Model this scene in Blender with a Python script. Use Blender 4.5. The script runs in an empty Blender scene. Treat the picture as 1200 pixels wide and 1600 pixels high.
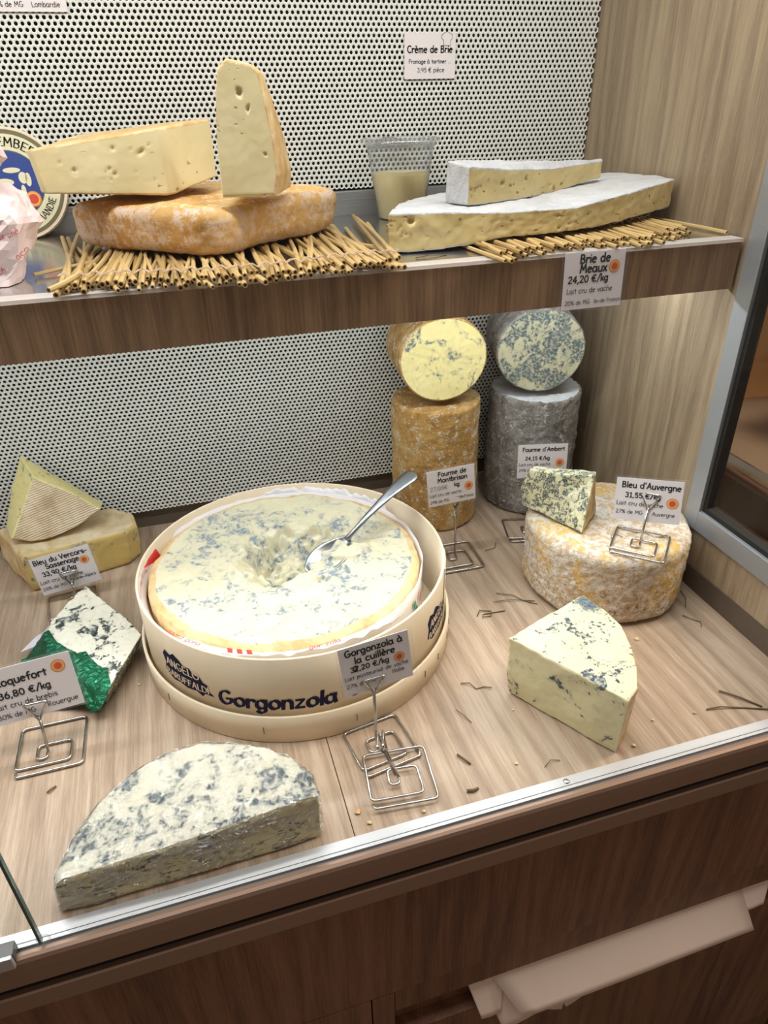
import bpy, bmesh, math, random
import numpy as np
from mathutils import Vector, Matrix, noise
from mathutils.geometry import delaunay_2d_cdt
from mathutils.bvhtree import BVHTree
PI = math.pi
scene = bpy.context.scene
COL = scene.collection
random.seed(7)

# ------------------------------------------------------------------ camera
cam_d = bpy.data.cameras.new('camera'); cam = bpy.data.objects.new('camera', cam_d); COL.objects.link(cam)
cam_d.sensor_fit = 'VERTICAL'; cam_d.sensor_height = 36; cam_d.lens = 1088.7/1600*36
cam_d.clip_start = .01
CR, CU, CF = Vector((.95706, -.28917, -.02026)), Vector((.1649, .48559, .85849)), Vector((.23842, .82497, -.51242))
m = Matrix((CR, CU, -CF)).transposed().to_4x4(); m.translation = Vector((0, 0, .55))
cam.matrix_world = m
scene.camera = cam
# ------------------------------------------------------------------ world, lights, exposure
scene.view_settings.view_transform = 'Standard'; scene.view_settings.look = 'None'
scene.view_settings.exposure = 0.0; scene.view_settings.gamma = 1
scene.view_settings.use_curve_mapping = False
world = bpy.data.worlds.new('shop_light'); scene.world = world; world.use_nodes = True
world.node_tree.nodes['Background'].inputs[0].default_value = (1.0, .80, .66, 1)
world.node_tree.nodes['Background'].inputs[1].default_value = .21

def area(name, loc, sx, sy, power, color, aim):
    d = bpy.data.lights.new(name, 'AREA'); d.shape = 'RECTANGLE'; d.size = sx; d.size_y = sy
    d.energy = power; d.color = color
    o = bpy.data.objects.new(name, d); COL.objects.link(o); o.location = loc
    dv = Vector(aim)-Vector(loc)
    o.rotation_euler = (math.atan2(dv.y, -dv.z), 0, 0) if abs(dv.x) < 1e-6 else dv.to_track_quat('-Z', 'Y').to_euler()
    return o
COOL = (.93, .97, 1.0); WARMW = (1.0, .97, .92)
area('lower_strip_light', (-.16, .715, .3985), 1.42, .014, 3.3, COOL, (-.16, .66, 0))
area('upper_strip_light', (-.15, .60, .855), 1.44, .05, 6.2, WARMW, (-.15, .68, .45))
area('shop_ceiling_light', (-.1, .28, 2.1), 1.8, .35, 16.5, (.90, .95, 1.0), (-.1, .40, 0))
area('side_fill_light', (1.5, .5, 1.3),   .6, .6, 24, (1, .82, .66), (1.0, .9, .1))  # unseen fill, added to lift the dim view through the side window

# ------------------------------------------------------------------ materials
def srgb(h):
    if isinstance(h, str):
        c = [int(h[i:i+2], 16)/255 for i in (0, 2, 4)]
    else: c = [v/255 for v in h]
    return tuple((v/12.92 if v <= .04045 else ((v+.055)/1.055)**2.4) for v in c)+(1,)
class NT:
    def __init__(s, name, rough=.5, **kw):
        s.m = bpy.data.materials.new(name); s.m.use_nodes = True; s.t = s.m.node_tree
        s.b = s.t.nodes['Principled BSDF']; s.b.inputs['Roughness'].default_value = rough
        for k, v in kw.items(): s.b.inputs[k.replace('_', ' ')].default_value = v
        s.tc = None
    def n(s, typ, **kw):
        x = s.t.nodes.new(typ)
        for k, v in kw.items():
            if k.startswith('i_'): x.inputs[k[2:].replace('_', ' ')].default_value = v
            else: setattr(x, k, v)
        return x
    def link(s, a, b): s.t.links.new(a, b)
    def coord(s, scale=(1, 1, 1), which='Object', loc=(0, 0, 0), rot=(0, 0, 0)):
        if s.tc is None: s.tc = s.n('ShaderNodeTexCoord')
        mp = s.n('ShaderNodeMapping'); mp.inputs['Scale'].default_value = scale; mp.inputs['Location'].default_value = loc
        mp.inputs['Rotation'].default_value = rot
        s.link(s.tc.outputs[which], mp.inputs[0]); return mp.outputs[0]
    def noise(s, co, scale, detail=4, rough=.55, dist=0):
        x = s.n('ShaderNodeTexNoise'); s.link(co, x.inputs['Vector'])
        x.inputs['Scale'].default_value = scale; x.inputs['Detail'].default_value = detail
        x.inputs['Roughness'].default_value = rough; x.inputs['Distortion'].default_value = dist
        return x.outputs['Fac']
    def voro(s, co, scale, feature='F1', out='Distance'):
        x = s.n('ShaderNodeTexVoronoi', feature=feature); s.link(co, x.inputs['Vector']); x.inputs['Scale'].default_value = scale
        return x.outputs[out]
    def ramp(s, fac, stops):
        x = s.n('ShaderNodeValToRGB'); e = x.color_ramp.elements
        while len(e) < len(stops): e.new(.5)
        for i, (p, c) in enumerate(stops):
            e[i].position = p; e[i].color = c if len(c) == 4 else (*c, 1)
        s.link(fac, x.inputs[0]); return x.outputs[0]
    def rng(s, fac, a, b, c=0., d=1.):
        x = s.n('ShaderNodeMapRange'); s.link(fac, x.inputs[0])
        for i, v in enumerate((a, b, c, d)): x.inputs[i+1].default_value = v
        return x.outputs[0]
    def math(s, op, a, b=0.):
        x = s.n('ShaderNodeMath', operation=op)
        for i, v in enumerate((a, b)):
            if isinstance(v, (int, float)): x.inputs[i].default_value = v
            else: s.link(v, x.inputs[i])
        return x.outputs[0]
    def mix(s, fac, a, b):
        x = s.n('ShaderNodeMix', data_type='RGBA')
        for i, v in ((0, fac), (6, a), (7, b)):
            if isinstance(v, (int, float, tuple)): x.inputs[i].default_value = v
            else: s.link(v, x.inputs[i])
        return x.outputs[2]
    def bump(s, h, strength=.3, dist=.002):
        x = s.n('ShaderNodeBump'); s.link(h, x.inputs['Height']); x.inputs['Strength'].default_value = strength
        x.inputs['Distance'].default_value = dist; s.link(x.outputs[0], s.b.inputs['Normal']); return x
    def base(s, c):
        if isinstance(c, tuple): s.b.inputs['Base Color'].default_value = c
        else: s.link(c, s.b.inputs['Base Color'])
        return s
def plain(name, h, rough=.5, **kw):
    n = NT(name, rough, **kw); n.base(srgb(h)); return n.m
def wood(name, dark, mid, light, axis, rough=.5, seed=0., contrast=1.):
    n = NT(name, rough)
    sc = [1, 1, 1]; sc[axis] = .022
    co = n.coord(tuple(sc), loc=(seed, seed*1.7, seed*.6))
    sc2 = [1, 1, 1]; sc2[axis] = .11
    co2 = n.coord(tuple(sc2), loc=(seed*2, seed, seed))
    fine = n.noise(n.coord(tuple(v*1.6 if v < .5 else v for v in sc), loc=(seed, seed, seed)), 800, 3, .75); med = n.noise(co, 330, 6, .75, .05); broad = n.noise(co2, 11, 3, .5, 1.2)
    w = n.n('ShaderNodeTexWave', wave_type='RINGS', rings_direction='XYZ'[axis]); n.link(n.coord(tuple(sc2), loc=(seed, .13+seed, .09)), w.inputs['Vector'])
    w.inputs['Scale'].default_value = 16; w.inputs['Distortion'].default_value = 9; w.inputs['Detail'].default_value = 3; w.inputs['Detail Scale'].default_value = 1.6
    f = n.math('ADD', n.math('MULTIPLY', fine, .45), n.math('MULTIPLY', med, .55))
    f = n.math('ADD', n.math('MULTIPLY', f, .62), n.math('MULTIPLY', broad, .30))
    f = n.math('ADD', f, n.math('MULTIPLY', w.outputs['Fac'], .08))
    c = n.ramp(n.rng(f, .475-.13/contrast, .475+.12/contrast), [(0, srgb(dark)), (.5, srgb(mid)), (1, srgb(light))])
    n.base(c); n.bump(fine, .12, .0006); return n.m
def blue_cheese(name, base, warm, vein, vein2, scale, th, rough=.42, stretch=(1, 1, 1), seed=0., soft=.05, dots=.0, bumpy=.35, patch=None):
    """cream paste with blue green mould patches: thresholded noise, broken up by a finer one"""
    n = NT(name, rough)
    n.b.inputs['Subsurface Weight'].default_value = .12; n.b.inputs['Subsurface Radius'].default_value = (.006, .004, .002)
    n.b.inputs['Subsurface Scale'].default_value = 1.0
    co = n.coord(stretch, loc=(seed, seed*1.3, seed*.7)); plainco = n.coord(loc=(seed, seed, seed))
    a = n.noise(co, scale, 3, .6, .8); b = n.noise(plainco, scale*4.5, 3, .6, .4); c = n.noise(plainco, scale*.35, 2)
    v = n.math('ADD', n.math('ADD', n.math('MULTIPLY', a, .62), n.math('MULTIPLY', b, .26)), n.math('MULTIPLY', c, .22))
    mask = n.rng(v, th, th+soft)
    mask = n.math('MULTIPLY', mask, n.rng(b, .34, .52))
    if dots:
        d = n.rng(n.voro(plainco, scale*2.2), .10, .2, 1, 0)
        mask = n.math('MAXIMUM', mask, n.math('MULTIPLY', d, n.rng(a, .5, .56, 0, dots)))
    if patch:
        vm = n.n('ShaderNodeVectorMath', operation='DISTANCE'); n.link(n.coord(), vm.inputs[0]); vm.inputs[1].default_value = patch[0]
        d = n.math('ADD', vm.outputs['Value'], n.math('MULTIPLY', n.math('SUBTRACT', b, .5), patch[1]*2.2))
        mask = n.math('MAXIMUM', mask, n.rng(d, patch[1], patch[1]*.7))
    halo = n.rng(v, th-.07, th+.03)
    paste = n.mix(n.noise(plainco, 22, 3), srgb(base), srgb(warm))
    paste = n.mix(n.math('MULTIPLY', halo, .28), paste, srgb(vein2))
    veinc = n.mix(n.rng(b, .4, .65), srgb(vein2), srgb(vein))
    n.base(n.mix(mask, paste, veinc))
    fine = n.noise(plainco, 260, 4, .6)
    n.bump(n.math('SUBTRACT', n.math('MULTIPLY', fine, .6), n.math('MULTIPLY', mask, .55)), bumpy, .0016)
    return n.m
def rind(name, a, b, c, scale=60, rough=.75, bumpd=.003, spots=None, strong=.6):
    n = NT(name, rough); co = n.coord()
    big = n.noise(co, scale*.3, 4, .6, .5); med = n.noise(co, scale, 5, .65, .3); fine = n.noise(co, scale*6, 4, .7)
    f = n.math('ADD', n.math('MULTIPLY', big, .5), n.math('MULTIPLY', med, .5))
    col = n.ramp(n.rng(f, .36, .64), [(0, srgb(a)), (.5, srgb(b)), (1, srgb(c))])
    if spots:
        sp = n.rng(n.math('ADD', n.math('MULTIPLY', n.noise(co, scale*1.5, 5, .75), .7), n.math('MULTIPLY', fine, .3)), spots[1], spots[1]+(spots[2] if len(spots) > 2 else .05))
        col = n.mix(sp, col, srgb(spots[0]))
    n.base(col)
    n.bump(n.math('ADD', n.math('MULTIPLY', med, .6), n.math('MULTIPLY', fine, .4)), strong, bumpd)
    return n.m
def paste(name, a, b, rough=.4, tex=180, bumps=.2, eyes=None):
    n = NT(name, rough); n.b.inputs['Subsurface Weight'].default_value = .12
    n.b.inputs['Subsurface Radius'].default_value = (.006, .004, .002); n.b.inputs['Subsurface Scale'].default_value = 1.0
    co = n.coord(); f = n.noise(co, 14, 4)
    c = n.mix(n.rng(f, .35, .65), srgb(a), srgb(b)); h = n.math('MULTIPLY', n.noise(co, tex, 4, .6), .12 if eyes else .25)
    if eyes:   # small eyes of the paste: hollow by bump, the shade inside them painted as darker yellow
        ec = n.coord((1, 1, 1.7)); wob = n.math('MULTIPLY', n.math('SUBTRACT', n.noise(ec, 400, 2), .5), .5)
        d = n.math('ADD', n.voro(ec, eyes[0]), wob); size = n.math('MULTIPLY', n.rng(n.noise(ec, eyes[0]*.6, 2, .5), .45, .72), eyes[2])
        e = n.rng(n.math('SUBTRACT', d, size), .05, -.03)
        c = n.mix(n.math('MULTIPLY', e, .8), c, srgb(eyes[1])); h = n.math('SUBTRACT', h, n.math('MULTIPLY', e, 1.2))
    n.base(c); n.bump(h, bumps if not eyes else .6, .001 if not eyes else .0015); return n.m
def clear(name, tint=(1, 1, 1, 1), rough=.02, refl=1., alpha=0., col=(1, 1, 1, 1)):
    """thin clear sheet: see-through, reflecting by Fresnel"""
    m = bpy.data.materials.new(name); m.use_nodes = True; t = m.node_tree
    t.nodes.remove(t.nodes['Principled BSDF']); out = t.nodes['Material Output']
    tr = t.nodes.new('ShaderNodeBsdfTransparent'); tr.inputs[0].default_value = tint
    gl = t.nodes.new('ShaderNodeBsdfGlossy'); gl.inputs['Roughness'].default_value = rough
    lw = t.nodes.new('ShaderNodeLayerWeight'); lw.inputs['Blend'].default_value = .5
    fr = t.nodes.new('ShaderNodeMath'); fr.operation = 'POWER'; fr.inputs[1].default_value = 5; t.links.new(lw.outputs['Facing'], fr.inputs[0])
    mu = t.nodes.new('ShaderNodeMath'); mu.operation = 'MULTIPLY_ADD'; mu.inputs[1].default_value = .9*refl; mu.inputs[2].default_value = .04*refl
    mx = t.nodes.new('ShaderNodeMixShader')
    t.links.new(fr.outputs[0], mu.inputs[0]); t.links.new(mu.outputs[0], mx.inputs[0]); t.links.new(tr.outputs[0], mx.inputs[1]); t.links.new(gl.outputs[0], mx.inputs[2])
    o = mx.outputs[0]
    if alpha:
        df = t.nodes.new('ShaderNodeBsdfDiffuse'); df.inputs[0].default_value = col
        m2 = t.nodes.new('ShaderNodeMixShader'); m2.inputs[0].default_value = alpha
        t.links.new(o, m2.inputs[1]); t.links.new(df.outputs[0], m2.inputs[2]); o = m2.outputs[0]
    t.links.new(o, out.inputs[0]); return m

M = {}
M['floor_wood'] = wood('floor_oak_laminate', '83705d', 'a68f79', 'bfab96', 1, .42, .3)
M['wall_wood'] = wood('wall_oak_laminate', '6f5f4c', '8f7d66', 'aa987d', 2, .5, 1.1)
M['fascia_wood_shaded'] = wood('fascia_oak_shaded', '5d4634', '86694f', 'a28467', 2, .5, 2.3)  # same laminate as inside, its weaker light put into darker tones
M['front_wood_shaded'] = wood('front_oak_shaded', '553728', '79523c', '8f684e', 2, .5, 3.1)  # the laminate again, darkened in colour for the dim outer front
n = NT('powder_coated_white', .35); n.base(srgb('dfe2de')); M['white_metal'] = n.m
M['black'] = plain('matt_black', '0a0a0a', .8)
n = NT('brushed_steel', .32, Metallic=1.); n.base(srgb('b4b3af')); n.bump(n.noise(n.coord((1, 60, 60)), 8, 3), .05, .0005); M['steel'] = n.m
n = NT('shelf_steel', .17, Metallic=.95); n.base(srgb('c6c6c5')); n.bump(n.noise(n.coord(), 40, 3), .03, .0005); M['shelf_steel'] = n.m
n = NT('upstand_steel', .4, Metallic=.4); n.base(srgb('8b8e90')); n.bump(n.noise(n.coord((.2, 1, 60)), 6, 2), .4, .002); M['upstand'] = n.m
M['wire'] = NT('bright_wire', .22, Metallic=1.).base(srgb('c4c2be')).m
M['spoon_steel'] = NT('spoon_steel', .33, Metallic=1.).base(srgb('9a9fa4')).m
M['alu'] = NT('anodised_aluminium', .42, Metallic=.55).base(srgb('cfd1d6')).m
M['alu_frame'] = NT('window_frame_aluminium', .45, Metallic=.55).base(srgb('a6abb1')).m
M['alu_dark'] = NT('grey_aluminium', .45, Metallic=.5).base(srgb('6f6d6c')).m
M['bronze'] = NT('bronze_anodised_profile', .38, Metallic=.55).base(srgb('a58a78')).m
M['trim'] = plain('dark_skirting', '5b5045', .5)
M['gasket'] = plain('black_gasket', '0c0b0a', .6)
M['label'] = plain('label_paper', 'e4dfe2', .6)
M['ink'] = plain('black_ink', '17141a', .8, Specular_IOR_Level=.15)
M['grey_ink'] = plain('grey_marker_ink', '77727a', .6)
M['navy'] = plain('navy_ink', '1d2240', .8, Specular_IOR_Level=.15)
M['red'] = plain('red_ink', 'd8342c', .5)
M['pink_red'] = plain('faded_red_ink', 'd4676c', .8)
M['green'] = plain('green_ink', '1f8a50', .5)
M['orange'] = plain('orange_ink', 'e08a3a', .5)
M['yellow'] = plain('yellow_ink', 'f0b768', .5)
M['seal_red'] = plain('seal_red_ink', 'd24a34', .5)
n = NT('poplar_veneer', .55); n.base(n.mix(n.noise(n.coord((1, 1, .05)), 60, 4), srgb('e6d3b4'), srgb('f0e1c8'))); M['veneer'] = n.m
n = NT('white_paper', .6); n.base(srgb('e9e6e8')); n.bump(n.noise(n.coord(), 45, 3, .6, 1), .25, .002); M['paper'] = n.m
n = NT('pink_wrapping_paper', .6); n.base(n.mix(n.noise(n.coord(), 18, 3), srgb('eedfe0'), srgb('e6d0d2'))); n.bump(n.noise(n.coord(), 60, 3, .6, 1), .25, .002); M['wrap'] = n.m
n = NT('waxed_sheet', .5); n.base(n.mix(n.noise(n.coord(), 10, 3), srgb('fbe8d8'), srgb('f2d8c4'))); M['sheet'] = n.m
n = NT('green_foil', .28, Metallic=.75); n.base(n.mix(n.noise(n.coord(), 30, 3), srgb('125a3e'), srgb('2c8460'))); n.bump(n.noise(n.coord(), 130, 4, .6, 1.5), .8, .003); M['foil'] = n.m
n = NT('white_foil_lining', .4); n.base(srgb('dcd8e0')); n.bump(n.noise(n.coord(), 120, 4, .6, 1.5), .6, .003); M['lining'] = n.m
M['sleeve'] = clear('clear_sleeve', alpha=.03, col=srgb('e8e8ee'), refl=.35)
M['glass'] = clear('clear_glass', tint=(.985, .995, .99, 1), refl=.35)
M['glass_edge'] = NT('green_glass_edge', .15).base(srgb('4d6660')).m
M['acrylic'] = clear('clear_acrylic', alpha=.45, col=srgb('e8e0da'), refl=.8)
M['cup'] = clear('clear_cup_plastic', tint=(.965, .97, .975, 1), refl=1.3, rough=.08, alpha=.07, col=srgb('dfe2e6'))
n = NT('straw_gold', .5); n.base(n.mix(n.noise(n.coord((1, .1, 1)), 90, 3), srgb('b3935c'), srgb('cfb682'))); M['straw'] = n.m
n = NT('straw_brown', .5); n.base(n.mix(n.noise(n.coord((1, .1, 1)), 90, 3), srgb('8c7042'), srgb('bb9d68'))); M['straw2'] = n.m
M['straw_dark'] = plain('straw_hollow', '5a4222', .8)
M['thread'] = plain('sewing_thread', 'c9b09a', .7)
M['twig'] = plain('dry_straw_bit', '6b5a40', .7)
n = NT('cardboard', .7); n.base(n.mix(n.noise(n.coord(), 14, 3), srgb('b98d5c'), srgb('c99c68'))); M['cardboard'] = n.m
n = NT('brown_worktop', .4); n.base(n.mix(n.noise(n.coord(), 9, 4), srgb('6f5b4a'), srgb('83705e'))); M['brown_top'] = n.m
# cheeses
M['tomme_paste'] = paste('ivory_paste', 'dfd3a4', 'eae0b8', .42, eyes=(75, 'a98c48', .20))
M['tomme_rind'] = rind('ochre_washed_rind', 'c08a48', 'd8ac68', 'e4c894', 30, .55, .003, ('ecdcc0', .52, .08))
M['thin_rind'] = rind('golden_thin_rind', 'c09554', 'd9b983', 'e6d8b8', 70, .6, .003)
M['brie_rind'] = rind('white_bloomy_rind', 'bcbec2', 'cccdd1', 'd6d8db', 45, .85, .005, strong=.9)
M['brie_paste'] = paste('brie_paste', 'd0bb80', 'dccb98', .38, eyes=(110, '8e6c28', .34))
M['cream'] = paste('pale_cream', 'dfd09a', 'e6daaa', .35)
M['mont_rind'] = rind('orange_fourme_rind', '94692f', 'bd9450', 'ceb27c', 50, .75, .006, ('d8d0c0', .535, .08), .9)
M['mont_face'] = blue_cheese('montbrison_paste', 'efe299', 'f2e8b0', '66727a', 'a4ab94', 46, .605, seed=3.9, soft=.07)
M['ambert_rind'] = rind('grey_mould_rind', '66625d', '918d87', 'b4b0aa', 60, .85, .008, ('c8c5be', .53, .08), 1.)
M['ambert_face'] = blue_cheese('ambert_paste', 'cbc8a4', 'd3d1b2', '55646a', '87938e', 60, .525, seed=5.1, stretch=(1, 1, .7))
M['auv_rind'] = rind('mottled_auvergne_rind', 'c89e58', 'cdb796', 'd8cfc2', 34, .85, .006, ('e0dbd4', .50), .9)
n = NT('auvergne_round_rind', .85); co = n.coord()
yl = n.rng(n.noise(co, 15, 3, .5, .6), .50, .60); fl_ = n.rng(n.noise(co, 120, 5, .75), .44, .56); br = n.rng(n.noise(n.coord(loc=(3, 1, 2)), 190, 4, .7), .575, .62)
sep = n.n('ShaderNodeSeparateXYZ'); n.link(co, sep.inputs[0]); low = n.rng(sep.outputs[2], .075, .035)
c_ = n.mix(fl_, n.mix(yl, srgb('c2aa88'), srgb('d2a95c')), srgb('dcd6cc'))
c_ = n.mix(n.math('MULTIPLY', n.math('MULTIPLY', yl, .75), n.rng(fl_, 0, 1, 1, .35)), c_, srgb('dbb768'))
c_ = n.mix(n.math('MULTIPLY', br, n.rng(low, 0, 1, .12, .8)), c_, srgb('7a5a40'))
n.base(c_); n.bump(n.math('ADD', n.math('MULTIPLY', n.noise(co, 60, 5, .65), .5), n.math('MULTIPLY', n.noise(co, 190, 4, .7), .5)), .9, .005); M['auv_rind'] = n.m
M['auv_paste'] = blue_cheese('auvergne_paste', 'e4dfb4', 'ebe6c4', '324246', '758379', 150, .545, seed=1.2, soft=.03)
M['auv_side'] = rind('brown_cut_rind', '8a6f46', 'b39a6c', 'cbb88d', 60, .7, .004)
M['blue_wedge'] = blue_cheese('wedge_paste', 'e6e0bc', 'ddd6a6', '2f3f4a', '7e8e8a', 46, .625, seed=8.4, soft=.03)
M['blue_half'] = blue_cheese('half_wheel_paste', 'efecdc', 'eae5cc', '34454e', '8f9c9e', 40, .535, seed=2.2, soft=.07)
M['blue_half_cut'] = blue_cheese('half_wheel_cut_paste', 'e2d8b2', 'd9cda0', '4c5552', '8a8a74', 48, .60, seed=6.2, stretch=(1, 1, 3.2))
M['roq'] = blue_cheese('roquefort_paste', 'efebdb', 'f1ecd6', '141c1a', '8b968f', 42, .595, seed=4.7, soft=.02, bumpy=.6)
M['roq_side'] = blue_cheese('roquefort_side_paste', 'd9d4b8', 'c9c3a0', '1e2622', '59625a', 120, .50, seed=9.7)
M['gorg'] = blue_cheese('gorgonzola_paste', 'e0dac0', 'd9d0aa', '76848c', 'a6aead', 46, .572, .30, seed=6.6, dots=.7, bumpy=.5, soft=.09)
M['gorg_rind'] = rind('gorgonzola_rind', 'c9a069', 'dcbf8c', 'e6d2a4', 60, .6, .003)
M['verc_paste'] = blue_cheese('vercors_paste', 'd3bb78', 'c9ab62', '6d7680', 'a3a283', 48, .62, seed=7.1)
M['verc_paste2'] = blue_cheese('vercors_top_paste', 'e2d899', 'dccf88', '6d7680', 'a9aa8a', 60, .63, seed=2.9)
n = NT('cloth_marked_rind', .8); co = n.coord()
w = n.n('ShaderNodeTexWave', bands_direction='Z'); n.link(n.coord(rot=(.3, .25, .2)), w.inputs['Vector'])
w.inputs['Scale'].default_value = 110; w.inputs['Distortion'].default_value = 1.6; w.inputs['Detail'].default_value = 3
f = n.noise(co, 30, 5, .6)
n.base(n.mix(n.math('MULTIPLY', w.outputs['Fac'], .35), n.ramp(n.rng(f, .3, .68), [(0, srgb('a58a62')), (.45, srgb('cdb48e')), (1, srgb('ded0b4'))]), srgb('efe6d6')))
n.bump(w.outputs['Fac'], .5, .002); M['verc_rind'] = n.m
M['verc_rind2'] = rind('pale_vercors_rind', 'b89c68', 'd6c4a0', 'e6dcc6', 40, .8, .004)
# wrap film: clear with crinkle highlights
def film_mat():
    m = clear('cling_film', tint=(.995, .995, .995, 1), rough=.06, refl=6); t = m.node_tree
    gl = [x for x in t.nodes if x.type == 'BSDF_GLOSSY'][0]
    tc = t.nodes.new('ShaderNodeTexCoord'); nz = t.nodes.new('ShaderNodeTexNoise'); nz.inputs['Scale'].default_value = 60; nz.inputs['Detail'].default_value = 4; nz.inputs['Distortion'].default_value = 4
    bp = t.nodes.new('ShaderNodeBump'); bp.inputs['Strength'].default_value = 1; bp.inputs['Distance'].default_value = .011
    t.links.new(tc.outputs['Object'], nz.inputs['Vector']); t.links.new(nz.outputs['Fac'], bp.inputs['Height'])
    t.links.new(bp.outputs[0], gl.inputs['Normal']); return m
M['film'] = film_mat()

# ------------------------------------------------------------------ object helpers
def thing(name, label, cat, loc=(0, 0, 0), rz=0, group=None):
    o = bpy.data.objects.new(name, None); COL.objects.link(o); o.location = loc; o.rotation_euler = (0, 0, rz)
    o.empty_display_size = .02; o['label'] = label; o['category'] = cat
    if group: o['group'] = group
    return o
def tag(o, label, cat, group=None):
    o['label'] = label; o['category'] = cat
    if group: o['group'] = group
    return o
def mesh_obj(name, verts, faces, mat, parent=None, smooth=False, label=None):
    me = bpy.data.meshes.new(name); me.from_pydata([tuple(v) for v in verts], [], faces); me.validate()
    if mat: me.materials.append(mat)
    if smooth: me.polygons.foreach_set('use_smooth', [True]*len(me.polygons))
    me.update()
    o = bpy.data.objects.new(name, me); COL.objects.link(o)
    if parent: o.parent = parent
    if label: o['label'] = label
    return o
def struct(o): o['kind'] = 'structure'; return o
def box(name, lo, hi, mat, parent=None, bevel=0., label=None):
    bm = bmesh.new(); bmesh.ops.create_cube(bm, size=1)
    lo, hi = Vector(lo), Vector(hi)
    for v in bm.verts: v.co = Vector([(lo[i]+hi[i])/2+v.co[i]*(hi[i]-lo[i]) for i in range(3)])
    if bevel: bmesh.ops.bevel(bm, geom=bm.edges[:], offset=bevel, segments=2, affect='EDGES', profile=.6)
    me = bpy.data.meshes.new(name); bm.to_mesh(me); bm.free(); me.materials.append(mat)
    o = bpy.data.objects.new(name, me); COL.objects.link(o)
    if parent: o.parent = parent
    if label: o['label'] = label
    return o
def fillet(pts, rad, k=4, closed=False):
    pts = [Vector(p) for p in pts]; out = []
    n_ = len(pts)
    for i, p in enumerate(pts):
        if not closed and i in (0, n_-1): out.append(p); continue
        a = (pts[i-1]-p); b = (pts[(i+1) % n_]-p)
        r = min(rad, a.length*.49, b.length*.49); A = p+a.normalized()*r; B = p+b.normalized()*r
        for j in range(k+1):
            t = j/k; out.append(A*(1-t)**2+p*2*t*(1-t)+B*t*t)
    return out
def tube(path, r, n_=8, caps=True, closed=False):
    path = [Vector(p) for p in path]; L = len(path); V = []; Fc = []
    up = None
    for i, p in enumerate(path):
        a = path[i-1] if (i > 0 or closed) else p; b = path[(i+1) % L] if (i < L-1 or closed) else p
        d = (b-a).normalized()
        if up is None:
            up = d.orthogonal().normalized()
        up = (up-d*up.dot(d))
        up = up.normalized() if up.length > 1e-6 else d.orthogonal().normalized()
        s = d.cross(up); rr = r(i/(L-1)) if callable(r) else r
        for k in range(n_):
            t = 2*PI*k/n_; V.append(p+(up*math.cos(t)+s*math.sin(t))*rr)
    for i in range(L if closed else L-1):
        for k in range(n_):
            j = (i+1) % L
            Fc.append((i*n_+k, i*n_+(k+1) % n_, j*n_+(k+1) % n_, j*n_+k))
    if caps and not closed:
        Fc.append(tuple(range(n_))[::-1]); Fc.append(tuple(range((L-1)*n_, L*n_)))
    return V, Fc
def merge(*vf):
    V, Fc = [], []
    for v, f in vf:
        b = len(V); V += list(v); Fc += [tuple(i+b for i in q) for q in f]
    return V, Fc
def lathe(profile, n_=64, c=(0, 0), capb=False, capt=False, a0=0, a1=2*PI):
    V, Fc = [], []
    full = abs(a1-a0-2*PI) < 1e-6
    for r, z in profile:
        for k in range(n_ + (0 if full else 1)):
            t = a0+(a1-a0)*k/n_; V.append((c[0]+r*math.cos(t), c[1]+r*math.sin(t), z))
    m_ = n_ if full else n_+1
    for i in range(len(profile)-1):
        for k in range(n_):
            k2 = (k+1) % m_; Fc.append((i*m_+k, i*m_+k2, (i+1)*m_+k2, (i+1)*m_+k))
    if capb: Fc.append(tuple(range(m_))[::-1])
    if capt: Fc.append(tuple(range((len(profile)-1)*m_, len(profile)*m_)))
    return V, Fc

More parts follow.
